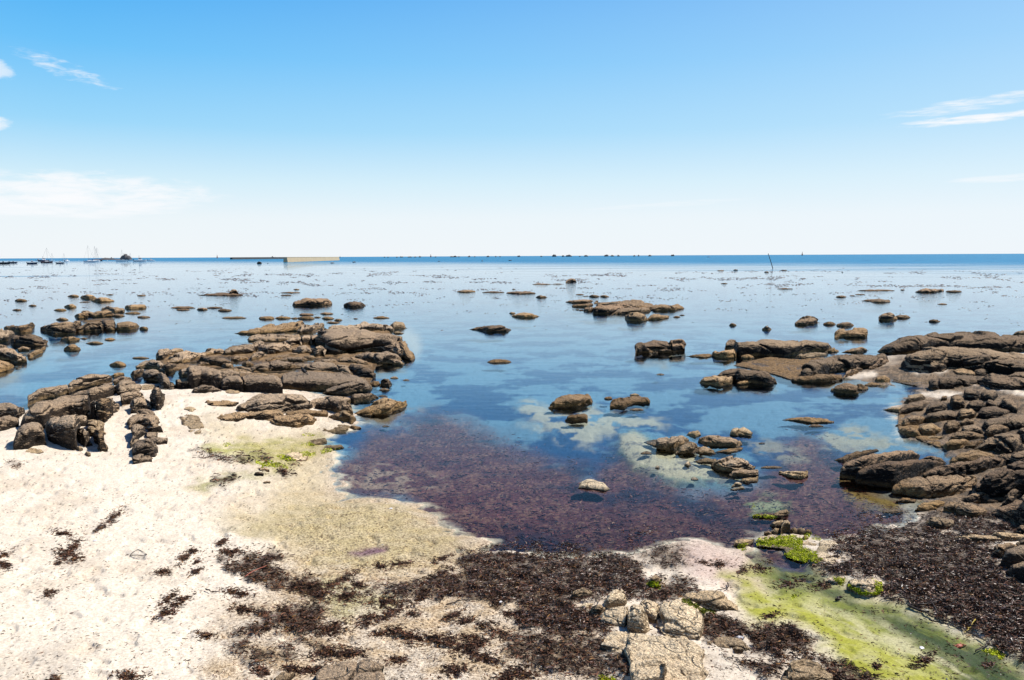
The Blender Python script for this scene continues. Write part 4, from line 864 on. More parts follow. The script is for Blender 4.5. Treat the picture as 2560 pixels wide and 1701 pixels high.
# ---- middle distance ----------------------------------------------------
S = 'C6'
R(S, [(628,605),(650,575),(720,545),(760,533),(860,535),(940,550),(985,580),(1000,592),(960,608),(860,618),(740,622),(650,618)], 'black', 'big dark dome shaped boulder in the water behind the main outcrop', 'boulder', d=.4)
R(S, [(1100,607),(1130,578),(1200,570),(1270,575),(1302,607),(1260,628),(1180,634),(1120,624)], 'black', 'smaller dark dome shaped boulder right of the big dome', 'boulder', d=.4)
R(S, [(45,512),(60,470),(80,447),(110,455),(132,480),(136,512),(60,518)], 'brown', 'pointed rock shaped like a fin standing in shallow water', 'boulder', d=.3)
E(S, -235, 190, 486, 522, 'black', 'long low dark ledge at the foot of the fin shaped rock', 'rock_ledge', d=.7)
for a in [(518,702,477,493,'black','upper of two thin black ledges left of the big dome'), (518,622,502,518,'black','lower of two thin black ledges left of the big dome'), (640,697,449,463,'brown','tiny brown rock above the thin black ledges'), (600,640,486,496,'black','short black sliver between the two thin ledges'),
          (303,349,194,228,'black','dark lump of rock in the flat water in front of the breakwater'), (975,1018,208,219,'black','tiny dark rock under the right end of the breakwater'), (1182,1216,198,211,'black','tiny dark rock right of the breakwater in calm water'), (1970,1990,193,202,'black','speck of rock below the reef in open water'), (398,410,212,221,'black','dark dot of rock right of the lump before the breakwater')]:
    E(S, *a, 'granite_rock', d=.4)
S = 'C5'
for a in [(80,257,457,489,'brown','flat topped dark rock at the left of the far row'), (310,522,472,491,'black','long thin dark rock second in the far row'), (535,806,469,506,'black','long dark rock with a hump third in the far row'), (805,917,507,541,'brown','lens shaped brown rock right end of the far row'), (590,622,449,459,'black','speck of rock behind the humped dark rock'),
          (778,962,401,415,'black','thin dark streak of rock left of the lone black boulder'), (964,1066,403,412,'black','thinner dark streak of rock below the lone black boulder'), (1175,1256,497,510,'black','thin flat rock behind the big flat reef'), (1297,1396,502,534,'brown','left one of two small rocks behind the big flat reef'),
          (1398,1487,506,533,'brown','right one of two small rocks behind the big flat reef'), (1240,1302,516,523,'black','sliver awash left of the two small rocks'), (2073,2146,697,721,'warm','small tan rock at the right foot of the big flat reef'), (2133,2182,686,701,'warm','tiny tan stone right of the big flat reef'), (563,622,662,687,'warm','small tan stone touching the left end of the tan mound'), (555,590,184,195,'black','tiny dark rock in calm water below the centre reef'), (305,325,190,199,'black','dark dot of rock in calm water left of centre')]:
    E(S, *a, 'granite_rock', d=.5)
R(S, [(1084,398),(1085,388),(1110,362),(1150,355),(1180,370),(1182,393),(1100,399)], 'black', 'lone black boulder far out above the flat reef', 'boulder', d=.35)
R(S, [(1080,575),(1120,555),(1320,553),(1342,565),(1300,585),(1140,588)], 'black', 'dark flat layer at the back left of the flat reef', 'rock_ledge', d=.6)
R(S, [(1340,590),(1360,563),(1600,565),(1700,560),(1800,575),(1942,600),(1900,645),(1700,645),(1440,610)], 'brown', 'long pale topped back layer of the flat reef', 'rock_ledge', d=.75, strata=2)
R(S, [(1840,640),(1950,590),(2120,600),(2187,635),(2080,662),(1900,668)], 'warm', 'smooth tan right end of the flat reef', 'rock_slab', d=.6)
R(S, [(1140,612),(1200,592),(1320,585),(1342,600),(1300,627),(1150,622)], 'warm', 'small tan step at the left of the flat reef', 'rock_slab', d=.5)
R(S, [(1145,642),(1235,650),(1280,628),(1335,620),(1345,662),(1300,670),(1230,655)], 'brown', 'dark foot rock at the lower left of the flat reef', d=.5)
R(S, [(1335,655),(1345,610),(1380,592),(1560,598),(1700,600),(1720,640),(1560,680),(1440,696),(1350,694)], 'black', 'dark faced block at the front left of the flat reef', 'rock_block', d=.45, p=3)
R(S, [(1505,690),(1560,640),(1700,620),(1850,630),(1872,662),(1780,685),(1600,692)], 'brown', 'pale crested rock in the middle front of the flat reef', d=.5)
R(S, [(1630,722),(1640,700),(1690,675),(1800,685),(1852,742),(1780,768),(1680,762)], 'warm', 'lumpy tan rock lowest in the flat reef', d=.5)
R(S, [(1830,740),(1900,685),(2040,700),(2032,728),(1900,748)], 'warm', 'row of tan rubble at the lower right of the flat reef', d=.5)
R(S, [(585,706),(640,680),(700,670),(780,680),(846,705),(800,724),(700,728),(620,716)], 'warm', 'tan mound with pointed ends left of the flat reef', d=.45)
R(S, [(190,827),(260,800),(330,780),(400,780),(520,785),(586,830),(540,856),(380,864),(320,848)], 'brown', 'knobbly dark rock alone in blue water at picture centre', 'boulder', d=.45)
S = 'C4'
E(S, 168, 360, 172, 213, 'warm', 'small flat brown rock alone below the knobbly rock', d=.6)
R(S, [(1290,150),(1295,90),(1340,40),(1420,17),(1520,22),(1562,35),(1572,100),(1566,146),(1400,150)], 'brown', 'large rounded boulder with a sunlit crown standing in the pool', 'boulder', d=.4, p=2.9)
R(S, [(1555,100),(1562,34),(1640,28),(1664,80),(1664,132),(1562,146)], 'black', 'black shadowed half of the boulder pair in the pool', 'boulder', d=.4, p=2.9)
E(S, 1450, 1512, 280, 300, 'tan', 'small orange brown stone in the water below the boulder pair', 'stone', d=.84)
R(S, [(635,552),(650,525),(690,480),(760,445),(850,435),(940,435),(972,495),(960,522),(860,552),(780,558)], 'warm', 'left of two flat brown rocks in the middle of the pool', d=.6, strata=2, p=3)
R(S, [(1098,557),(1100,510),(1140,480),(1240,460),(1380,460),(1405,490),(1400,522),(1280,532),(1200,562)], 'warm', 'right of two flat brown rocks in the middle of the pool', d=.6, strata=2, p=3)
E(S, 1056, 1117, 450, 487, 'brown', 'small dark stone between the two flat brown rocks', 'stone')
E(S, 1252, 1357, 540, 569, 'tan', 'tan stone at the foot of the right flat brown rock', 'stone', d=.7)
E(S, 1250, 1320, 430, 460, 'tan', 'small stone behind the right flat brown rock', 'stone', d=.6)
R(S, [(758,640),(790,600),(850,588),(920,595),(934,635),(932,655),(800,658)], 'warm', 'small layered block below the left flat brown rock', 'rock_block', d=.5, strata=2)
R(S, [(860,1152),(870,1110),(930,1072),(980,1078),(1050,1105),(1102,1157),(1060,1182),(960,1170),(880,1157)], 'pale', 'single cream coloured stone in the purple pool', 'stone', d=.72, p=2.2, crack=.3, strata=.5, register_e=True, zb=0.0)
R(S, [(1590,892),(1640,830),(1700,795),(1740,800),(1800,850),(1720,905),(1640,905)], 'tan', 'ochre crumbly rock between two grey blocks in the pool', d=.6, crack=1.5)
R(S, [(1448,860),(1452,790),(1470,755),(1560,745),(1640,745),(1697,785),(1650,835),(1600,880),(1480,880)], 'grey', 'grey block at the left of the rock group in the pool', 'rock_block', d=.6, p=3)
R(S, [(1355,800),(1400,785),(1450,780),(1450,835),(1400,822)], 'tan', 'flat tan stone left of the grey block in the pool', 'stone', d=.9)
R(S, [(1675,748),(1700,720),(1760,712),(1787,750),(1740,778)], 'tan', 'tan stone behind the rock group in the pool', 'stone', d=.7)
R(S, [(1740,875),(1800,825),(1860,850),(1902,892),(1780,903)], 'tan', 'low ochre rock in front of the right grey block in the pool', d=.8)
R(S, [(1762,808),(1770,765),(1850,748),(2000,755),(2082,780),(2100,822),(2060,862),(1950,855),(1820,845)], 'grey', 'grey block at the right of the rock group in the pool', 'rock_block', d=.6, p=3)
R(S, [(1900,875),(2000,850),(2105,842),(2090,865),(2000,890)], 'warm', 'thin slab at the foot of the right grey block', 'rock_slab', d=.8)
E(S, 1328, 1417, 866, 896, 'tan', 'small pale stone on the sunken slab', 'stone', d=.84)
E(S, 1440, 1476, 972, 1008, 'pale', 'round pale pebble on the sunken slab', 'stone', d=.84)
E(S, 1708, 1766, 1060, 1092, 'pale', 'flat pale pebble at the right of the sunken slab', 'stone', d=.84)
E(S, 1660, 1712, 940, 990, 'pale', 'upright pale pebble at the back of the sunken slab', 'stone', d=.84)
S = 'C3'
R(S, [(90,1008),(180,985),(262,1000),(232,1035),(120,1025)], 'tan', 'pale stone left of the ribbed grey rock', 'stone', d=.8)
R(S, [(205,1050),(260,1005),(360,985),(450,1000),(512,1045),(500,1068),(380,1098),(290,1088)], 'grey', 'ribbed grey rock with slanting folds at the right of the sunken slab', d=.6, strata=3)
R(S, [(330,1110),(350,1070),(440,1060),(527,1070),(532,1112),(460,1122),(350,1120)], 'grey', 'smaller grey rock in front of the ribbed one', d=.6, strata=2)
R(S, [(400,1145),(430,1122),(532,1112),(522,1152),(440,1164)], 'tan', 'tan slab under the smaller grey rock', 'rock_slab', d=.7)
R(S, [(345,1185),(380,1145),(420,1158),(412,1185)], 'pale', 'pale upright pebble stacked beside the tan slab', 'stone', d=.6)
R(S, [(338,1200),(420,1175),(442,1196),(360,1208)], 'pale', 'flat pale pebble lowest in the stack by the tan slab', 'stone', d=.7)
E(S, 548, 692, 1037, 1062, 'warm', 'thin dark streak of rock awash right of the ribbed rock', d=.8)
R(S, [(663,1092),(700,1075),(800,1072),(862,1078),(867,1117),(820,1140),(740,1132),(700,1112)], 'tan', 'lone flat brown rock with a groove, in dark water', d=.7, strata=2)
R(S, [(690,730),(760,715),(850,708),(940,715),(1042,738),(1042,752),(960,757),(880,762),(800,745)], 'warm', 'long low rock draped with seaweed in open pool water', d=.8)
E(S, 868, 972, 758, 782, 'black', 'small dark rock in front of the long low rock', d=.7)
R(S, [(335,835),(360,790),(430,775),(492,815),(482,847),(360,848)], 'tan', 'tan rock behind the right grey block in the pool', d=.7)
E(S, 530, 575, 880, 895, 'tan', 'tiny pale pebble on the sandy patch right of the rock group', 'stone', d=.84)
# ---- upper right waters
R(S, [(775,86),(790,50),(860,33),(910,45),(947,74),(910,92),(850,97),(785,94)], 'brown', 'dome boulder far left of the flat topped cube boulder', 'boulder', d=.4)
R(S, [(1043,182),(1050,145),(1080,120),(1180,103),(1250,115),(1267,155),(1257,184),(1150,186)], 'warm', 'large cube boulder with a sunlit top in water above the right outcrop', 'boulder', d=.4, p=3)
for a in [(330,383,73,101,'brown','small angular stone furthest left in the upper right water','stone'), (555,618,88,135,'brown','small round boulder in the upper right water','boulder'), (965,1052,62,96,'warm','small rock left of the dark conical rock','granite_rock'), (1052,1177,64,108,'brown','dark conical rock just behind the cube boulder','boulder'),
          (1438,1557,12,52,'brown','right boulder of the cluster of three','boulder'), (1390,1440,2,20,'brown','small back stone of the cluster of three','stone'), (1680,1758,47,76,'brown','small ragged rock right of the cluster of three','granite_rock')]:
    E(S, a[0], a[1], a[2], a[3], a[4], a[5], a[6], d=.45)
R(S, [(1343,60),(1350,30),(1400,10),(1440,15),(1470,52),(1420,73)], 'brown', 'left boulder of the cluster of three', 'boulder', d=.45)
R(S, [(2243,158),(2270,130),(2330,122),(2480,128),(2480,168),(2300,168)], 'brown', 'boulder cut by the right picture edge behind the right outcrop', 'boulder', d=.4)
S = 'C7'
for a in [(1005,1083,397,418,'brown','low rock left in the scattered pair of flat rocks'), (1190,1395,422,446,'black','back layer of the flat rock pair in the upper right'), (1255,1398,425,458,'brown','front rock of the flat pair in the upper right'), (1143,1215,388,397,'black','sliver of rock behind the flat pair'),
          (1795,1916,359,382,'brown','low brown rock right of the peaked dark rock'), (1470,1503,354,364,'black','tiny dark rock left of the peaked dark rock'), (1735,1810,455,468,'brown','thin rock awash in the upper right water'), (580,695,346,357,'black','thin dark rock in the weedy shallows right of the pole'),
          (178,228,309,318,'brown','tiny brown rock in the weedy shallows left of the pole'), (150,203,216,225,'black','left one of the small dark rocks before the blue band'), (268,302,210,224,'black','second small dark rock, left of the leaning pole'), (490,524,225,237,'black','small dark rock at the foot of the leaning pole'),
          (608,657,214,224,'black','small dark rock right of the leaning pole'), (1045,1060,229,235,'black','dark dot of rock far right of the pole'), (1105,1142,397,405,'black','tiny dark rock between the flat rocks'), (1160,1440,356,370,'black','long thin weedy rock streak left of the peaked dark rock')]:
    E(S, *a, 'granite_rock', d=.5)
R(S, [(1575,376),(1610,355),(1650,345),(1680,352),(1770,352),(1785,370),(1720,384),(1620,386)], 'black', 'peaked dark rock far out at the upper right', 'granite_rock', d=.5)

# ---- right outcrop ------------------------------------------------------
S = 'C3'
R(S, [(1330,270),(1380,240),(1460,210),(1540,180),(1640,165),(1740,145),(1860,137),(1960,140),(2000,150),(2110,150),(2140,165),(2350,165),(2550,170),(2550,260),(2200,265),(2000,262),(1880,262),(1700,270),(1560,290),(1440,292)], 'brown', 'long hump backed rock furthest back on the right', 'rock_ridge', d=.42, p=2.7, crack=.7)
R(S, [(2195,225),(2260,205),(2550,205),(2550,275),(2210,262)], 'brown', 'dark faced rock in front of the hump back at the right edge', d=.5)
R(S, [(35,299),(100,288),(210,283),(222,307),(160,317),(80,307)], 'warm', 'thin rock tongue reaching left from the right outcrop', 'rock_ledge', d=.8)
R(S, [(300,262),(310,205),(340,190),(480,185),(640,188),(800,192),(940,195),(1010,225),(1032,247),(980,275),(860,290),(780,308),(700,318),(620,318),(540,316),(460,322),(390,320),(370,280)], 'brown', 'long flat topped block with a dark steep face at the left of the right outcrop', 'rock_block', d=.36, p=4, crack=.5)
R(S, [(213,298),(230,262),(290,245),(370,245),(387,282),(382,320),(310,328),(230,318)], 'warm', 'ochre rounded block at the left end of the long flat topped block', 'rock_block', d=.45, p=3)
E(S, 408, 502, 279, 326, 'warm', 'pointed stone leaning on the front of the long flat topped block', d=.5)
E(S, 988, 1077, 239, 282, 'warm', 'round topped stone at the right end of the long flat topped block', 'boulder', d=.45)
R(S, [(780,312),(810,290),(900,275),(1000,270),(990,300),(900,318),(820,322)], 'tan', 'low tan step under the long flat topped block', 'rock_ledge', d=.6)
R(S, [(1090,275),(1160,240),(1230,233),(1277,262),(1200,285)], 'brown', 'small crest rock above the broad dark slope', d=.5)
R(S, [(360,362),(480,325),(600,300),(800,315),(940,310),(1000,350),(860,400),(820,455),(760,465),(680,438),(600,415),(470,385)], 'warm', 'low ochre shelf between long block and arched rock', 'bedrock_ledge', d=.88, strata=2)
R(S, [(810,450),(860,360),(940,310),(1040,280),(1180,265),(1300,275),(1390,290),(1412,330),(1340,385),(1280,405),(1220,400),(1100,420),(1000,430),(940,450),(860,470)], 'brown', 'broad dark slope in the middle of the right outcrop', 'rock_slab', d=.62, strata=2)
R(S, [(1275,392),(1310,350),(1360,310),(1402,320),(1412,352),(1350,378)], 'black', 'steep dark slab on the right end of the broad slope', 'rock_slab', d=.4)
R(S, [(745,470),(820,430),(960,415),(1090,425),(1102,467),(960,489),(840,486)], 'warm', 'front ledge of the broad slope at the pool edge', 'rock_ledge', d=.6)
R(S, [(1100,455),(1120,405),(1200,365),(1237,390),(1202,425),(1110,455)], 'black', 'black wedge at the foot of the broad slope', 'rock_wedge', d=.5)
R(S, [(225,450),(300,390),(400,372),(480,372),(560,390),(640,440),(657,487),(600,507),(520,503),(400,500),(380,480),(300,470)], 'brown', 'arched dark rock in the pool left of the ochre shelf', 'boulder', d=.5)
R(S, [(130,480),(150,440),(220,425),(350,435),(377,462),(310,480),(345,502),(260,522),(160,502)], 'warm', 'lower left lobe of the arched dark rock', d=.55)
R(S, [(380,485),(450,455),(520,450),(542,482),(400,500)], 'warm', 'small pale rimmed rock inside the arch', 'stone', d=.5)
R(S, [(1490,355),(1530,290),(1600,260),(1700,248),(1900,245),(2100,255),(2325,300),(2550,320),(2550,400),(2250,400),(2120,400),(1980,385),(1800,375),(1700,392),(1560,378)], 'brown', 'huge smooth dark topped rock across the right outcrop', 'rock_slab', d=.36, p=3, crack=.6)
R(S, [(1815,370),(1850,305),(1960,290),(2100,300),(2325,330),(2550,340),(2550,450),(2250,432),(2120,422),(1960,400)], 'brown', 'lower lip of the huge smooth rock with a black shadow below', 'rock_ledge', d=.4, p=3.4)
E(S, 1700, 1812, 344, 396, 'brown', 'rounded stone under the left of the huge smooth rock', 'boulder')
E(S, 1978, 2097, 378, 436, 'brown', 'rounded stone under the middle of the huge smooth rock', 'boulder')
E(S, 1620, 1700, 352, 388, 'brown', 'small dark stone next to the greenish puddle', 'stone')
R(S, [(1300,410),(1400,365),(1480,360),(1560,395),(1700,400),(1680,450),(1500,470),(1380,460)], 'tan', 'low tan shelf joining slope and huge smooth rock', 'bedrock_ledge', d=.92)
R(S, [(1430,470),(1500,430),(1700,420),(1760,450),(1720,500),(1600,505)], 'tan', 'wet tan shelf at the head of the pool on the right', 'bedrock_ledge', d=.95)
R(S, [(1680,500),(1760,440),(1860,430),(1960,440),(2022,472),(2000,505),(1900,518),(1720,524)], 'brown', 'dark mound before the strip of white sand on the right', d=.6)
R(S, [(1830,400),(1900,385),(2000,400),(2060,430),(1960,445),(1860,430)], 'warm', 'small brown rock between dark mound and huge smooth rock', d=.6)
R(S, [(2180,440),(2260,405),(2550,400),(2550,460),(2300,455)], 'brown', 'dark rock at the right edge above the white sand strip', d=.6)
R(S, [(2005,460),(2100,420),(2200,435),(2325,455),(2550,460),(2550,530),(2250,530),(2100,505)], 'brown', 'flat dark slab bordering the white sand strip', 'rock_slab', d=.65)
R(S, [(1013,535),(1050,495),(1120,475),(1200,490),(1277,520),(1202,545),(1202,572),(1120,572),(1050,558)], 'warm', 'ochre mound alone in the pool below the broad slope', 'boulder', d=.6)
E(S, 1248, 1362, 472, 508, 'warm', 'small ochre stone right of the ochre mound', 'stone', d=.6)
E(S, 1318, 1422, 428, 474, 'warm', 'brown stone on the wet shelf', 'stone', d=.6)
R(S, [(1470,690),(1530,600),(1600,565),(1900,540),(2120,560),(2300,640),(2550,700),(2550,900),(2250,930),(2000,930),(1750,920),(1600,862),(1475,800)], 'warm', 'low tan bedrock under the field of cracked blocks', 'bedrock_ledge', d=.97, cat='bedrock', zb=0.0)
FL = [([(1515,610),(1550,560),(1640,555),(1662,590),(1610,612),(1540,620)],'tan','pale flat stone at the upper left corner of the block field'),
 ([(1760,600),(1770,572),(1800,568),(1805,602)],'warm','tiny upright stone at the top of the block field'),
 ([(1820,625),(1830,575),(1870,565),(1900,580),(1927,605),(1922,655),(1850,660)],'warm','squarish block third from the top left of the block field'),
 ([(1915,560),(1930,525),(1990,520),(2032,560),(2002,605),(1920,598)],'brown','dark topmost block of the block field'),
 ([(2030,570),(2060,525),(2130,545),(2152,570),(2120,608),(2040,600)],'brown','slanting block right of the topmost block'),
 ([(1930,655),(1950,600),(2040,600),(2082,640),(2040,675),(1960,668)],'brown','square block below the topmost block'),
 ([(2060,650),(2080,590),(2130,610),(2164,642),(2140,668)],'brown','narrow block with a sand crack on its right side'),
 ([(2150,650),(2180,580),(2240,600),(2282,650),(2280,694),(2200,672)],'brown','layered block at the upper right of the block field'),
 ([(1480,700),(1490,650),(1540,610),(1620,598),(1672,610),(1694,640),(1640,700),(1520,702)],'brown','big rounded block at the left of the block field'),
 ([(1658,672),(1690,620),(1750,608),(1800,630),(1824,655),(1760,682),(1670,688)],'brown','ridged block right of the big rounded block'),
 ([(1870,700),(1900,660),(1970,655),(2004,692),(1990,724),(1890,730)],'warm','square brown block in the centre of the block field'),
 ([(2012,700),(2040,650),(2120,640),(2230,665),(2264,692),(2180,718),(2060,730),(2018,720)],'brown','broad flat block right of centre in the block field'),
 ([(1648,728),(1680,690),(1760,672),(1830,670),(1874,702),(1862,735),(1720,744)],'brown','dark pillow shaped block left of centre in the block field'),
 ([(1498,775),(1510,720),(1580,695),(1650,710),(1674,742),(1600,778),(1520,786)],'brown','dark block at the water on the left of the block field'),
 ([(1888,752),(1930,722),(1987,735),(1984,764),(1900,770)],'warm','small brown block below the centre of the block field'),
 ([(2036,780),(2060,740),(2160,715),(2280,710),(2400,740),(2380,806),(2200,806),(2080,808)],'brown','widest smooth block at the right of the block field'),
 ([(1776,785),(1800,740),(1870,735),(1897,772),(1882,815),(1800,820)],'warm','rounded block with fine ribs low in the block field'),
 ([(1598,812),(1620,770),(1700,755),(1762,790),(1794,824),(1700,846),(1640,838)],'warm','ribbed block fanning to the right low in the block field'),
 ([(1472,808),(1500,785),(1560,770),(1602,790),(1648,854),(1600,868),(1530,860)],'warm','pointed block at the lower left corner of the block field'),
 ([(1893,825),(1910,775),(1980,762),(2032,790),(2054,832),(1920,838)],'brown','flat topped block low in the centre of the block field'),
 ([(2058,815),(2100,770),(2170,765),(2242,790),(2200,828),(2080,848)],'warm','striped block left of the smooth humped rock'),
 ([(1816,862),(1860,815),(1960,812),(2062,835),(2054,868),(1900,872)],'warm','long low block along the bottom of the block field'),
 ([(1776,905),(1830,865),(1920,860),(1964,892),(1900,930),(1800,930)],'warm','front block of the block field beside the narrow inlet'),
 ([(1722,910),(1760,890),(1822,905),(1800,934)],'tan','small flat stone at the mouth of the narrow inlet'),
 ([(1372,662),(1440,640),(1502,645),(1484,694)],'tan','flat ochre stone pointing left from the block field'),
 ([(1640,855),(1700,835),(1780,840),(1770,868),(1680,868)],'tan','tan wet stone under the ribbed block'),
 ([(1455,770),(1480,752),(1502,756),(1490,778)],'tan','little ochre stone in the water left of the block field')]
for P_, mt, lb in FL:
    R(S, P_, mt, lb, 'rock_block' if 'block' in lb.split(' of ')[0].split(' at ')[0] else 'stone', d=.5, p=3, crack=.5, strata=1.4, group=None)
R(S, [(1990,925),(2060,870),(2140,835),(2200,822),(2280,830),(2307,870),(2292,945),(2220,965),(2120,945),(2020,940)], 'brown', 'smooth humped rock between the block field and the big dark rocks', 'boulder', d=.5)
R(S, [(2255,830),(2300,790),(2550,770),(2550,900),(2320,880)], 'brown', 'dark rock at the right edge beside the smooth humped rock', d=.5)
R(S, [(1930,900),(1990,870),(2060,870),(2000,930),(1940,925)], 'warm', 'low brown stone left of the smooth humped rock', 'stone', d=.6)
R(S, [(2140,985),(2240,955),(2325,955),(2550,940),(2550,1060),(2260,1040)], 'brown', 'dark rock at the right edge behind the folded rocks', d=.5)
# ---- big dark rocks at the right front
R(S, [(1040,1000),(1120,960),(1240,935),(1330,925),(1345,940),(1220,985),(1110,1035)], 'brown', 'thin slab lying on the left shoulder of the big dark rock', 'rock_slab', d=.6)
R(S, [(1620,1005),(1690,970),(1760,975),(1802,1022),(1720,1040)], 'brown', 'low rock on the back of the big dark rock by the inlet', d=.5)
R(S, [(1076,1140),(1080,1060),(1120,1010),(1220,965),(1340,940),(1480,925),(1560,930),(1624,968),(1600,1040),(1480,1100),(1340,1150),(1220,1170),(1110,1150)], 'black', 'big dark rock rising from the pool, rear one of two whale like backs', 'boulder', d=.3, p=2.4, strata=1.2, crack=.15, tilt=.3, rough=.6)
R(S, [(1820,1020),(1900,960),(1980,930),(2060,945),(2155,970),(2120,1010),(1900,1025)], 'warm', 'pale crumpled crest above the folded dark rocks', d=.6, strata=2)
R(S, [(1600,1130),(1700,1060),(1840,1010),(1900,990),(2060,975),(2180,985),(2260,1010),(2290,1040),(2100,1100),(1900,1140),(1700,1145)], 'black', 'long dark fold behind the ribbed rock at the right front', 'rock_ridge', d=.36, strata=2.2, tilt=.35)
R(S, [(1180,1150),(1200,1070),(1280,1025),(1380,995),(1500,990),(1640,985),(1780,1015),(1802,1028),(1700,1080),(1640,1125),(1560,1180),(1440,1225),(1300,1200),(1200,1175)], 'black', 'big dark rock rising from the pool, front one of two whale like backs', 'boulder', d=.3, p=2.4, strata=1.2, crack=.15, tilt=.3, rough=.6)
R(S, [(1970,1180),(2060,1095),(2200,1060),(2325,1040),(2550,1030),(2550,1260),(2325,1250),(2240,1250),(2100,1260),(1990,1240)], 'black', 'large dark rock with a pale edge at the right picture side', 'boulder', d=.36, strata=2, tilt=.35)
R(S, [(1425,1222),(1500,1160),(1600,1120),(1760,1110),(1880,1110),(2012,1130),(2002,1180),(1960,1210),(1900,1262),(1800,1276),(1640,1276),(1540,1252)], 'brown', 'ribbed brown rock with slanting pale folds in front of the dark backs', 'rock_slab', d=.55, strata=3, tilt=.4)
R(S, [(1880,1285),(1980,1240),(2080,1190),(2175,1150),(2185,1190),(2175,1260),(2000,1300),(1940,1300)], 'brown', 'folded rock tapering left below the large dark rock', 'rock_slab', d=.5, strata=3, tilt=.4)
R(S, [(2175,1300),(2200,1240),(2250,1195),(2310,1200),(2330,1245),(2220,1310)], 'brown', 'rounded knob of rock above the black hollow at the right', d=.5)
R(S, [(2100,1370),(2200,1300),(2325,1240),(2550,1180),(2550,1470),(2325,1458),(2200,1410)], 'black', 'black shadowed rock at the right edge above the seaweed', 'boulder', d=.45)
R(S, [(1780,1318),(1820,1285),(1940,1290),(2060,1330),(2095,1365),(1980,1388),(1860,1350)], 'brown', 'low knotted rock in front of the folded rocks', 'rock_ledge', d=.7, strata=2)
R(S, [(1586,1338),(1640,1290),(1740,1262),(1794,1295),(1760,1335),(1640,1356)], 'warm', 'tan folded rock at the tip where pool and seaweed meet', d=.7, strata=2)
E(S, 1363, 1512, 1330, 1364, 'tan', 'flat pale rock awash at the edge of the weed', d=.8)
R(S, [(1650,1428),(1700,1390),(1800,1395),(1858,1412),(1852,1455),(1780,1474),(1700,1455)], 'tan', 'tan rock lying alone in the seaweed bank', d=.7)
R(S, [(1460,1278),(1500,1250),(1600,1270),(1590,1296),(1500,1290)], 'warm', 'small tan rocks end sticking from golden water', 'stone', d=.7)
S = 'C8'
R(S, [(1905,375),(2000,360),(2160,370),(2295,385),(2292,408),(2120,404),(1960,390)], 'tan', 'root like long thin rock lying on the seaweed at the right', 'rock_ledge', d=.6)
R(S, [(2145,365),(2165,345),(2360,358),(2550,360),(2550,410),(2200,392)], 'tan', 'tan rock behind the root like thin rock', 'rock_ledge', d=.6)
R(S, [(2300,350),(2340,305),(2550,300),(2550,370),(2330,365)], 'black', 'small dark rock at the right edge under the black rock', d=.5)
R(S, [(2305,440),(2350,385),(2550,380),(2550,470),(2330,460)], 'brown', 'dark boulder at the right edge above the smooth pair', 'boulder', d=.4)
R(S, [(2138,500),(2170,430),(2260,405),(2345,430),(2300,490),(2200,520)], 'brown', 'sloping dark boulder left of the smooth boulders at the right edge', 'boulder', d=.5)
R(S, [(2198,560),(2240,460),(2330,425),(2550,430),(2550,600),(2280,590)], 'grey', 'smooth grey boulder, upper of two at the right edge', 'boulder', d=.45, crack=.15, strata=.3)
R(S, [(2238,605),(2270,550),(2360,530),(2550,530),(2550,730),(2360,690),(2270,650)], 'brown', 'smooth grey boulder, lower of two at the right edge', 'boulder', d=.45, crack=.15, strata=.3)
# little castle of stones with green algae
R(S, [(605,440),(620,375),(700,355),(880,362),(945,375),(1045,425),(1030,500),(1000,532),(900,542),(800,515),(780,460),(680,450)], 'pale', 'pale base rock of the small castle of stones, covered with bright green algae', 'rock_ledge', d=.85)
R(S, [(570,245),(600,225),(720,222),(760,200),(800,188),(822,210),(817,242),(745,258),(640,255)], 'tan', 'tan rock with a green fringe standing in the pool', d=.7)
R(S, [(692,300),(720,270),(775,262),(790,300),(720,318)], 'tan', 'little tan stone left of the tallest stone of the castle', 'stone', d=.5)
R(S, [(765,360),(768,290),(782,258),(808,254),(826,275),(828,360)], 'tan', 'tallest upright stone of the small castle', 'stone', d=.35, p=3, crack=.4)
R(S, [(652,370),(658,338),(685,332),(708,345),(706,372)], 'brown', 'dark stone at the left end of the small castle', 'stone', d=.4)
E(S, 698, 772, 306, 368, 'tan', 'rounded tan stone left of centre in the small castle', 'stone', d=.4)
E(S, 823, 878, 300, 362, 'tan', 'upright stone right of the tallest one in the small castle', 'stone', d=.4)
E(S, 862, 932, 302, 366, 'tan', 'round stone second from the right in the small castle', 'stone', d=.4)
E(S, 924, 968, 314, 360, 'warm', 'greenish end stone at the right of the small castle', 'stone', d=.4)
E(S, 905, 945, 360, 396, 'warm', 'little brown stone under the right end of the castle', 'stone', d=.5)
R(S, [(455,440),(462,385),(480,378),(592,385),(580,425),(520,455)], 'tan', 'square tan stone with green algae at its foot, left of the castle', 'stone', d=.7, p=3)
R(S, [(1195,695),(1230,660),(1380,648),(1432,680),(1422,748),(1340,770),(1290,752),(1220,715)], 'pale', 'pale stone rimmed with bright green algae between trickle and seaweed', 'stone', d=.7)
R(S, [(1065,660),(1110,636),(1170,640),(1190,685),(1120,690)], 'pale', 'small pale stone with a green top left of the green rimmed one', 'stone', d=.8)
R(S, [(1020,400),(1100,400),(1200,470),(1220,510),(1120,560),(1000,550),(960,520)], 'pale', 'flat pale sandy rock right of the castle', 'rock_ledge', d=.97)
R(S, [(110,785),(150,740),(250,725),(350,735),(400,760),(495,845),(505,862),(340,864),(200,815)], 'tan', 'flat tan rock with a crusty pale lower rim beside the green trickle', 'rock_slab', d=.8)
R(S, [(275,1090),(320,1030),(430,1022),(500,1040),(565,1105),(540,1125),(400,1108)], 'tan', 'low rock with parallel grooves below the dark weed clump', 'rock_slab', d=.85, strata=2)
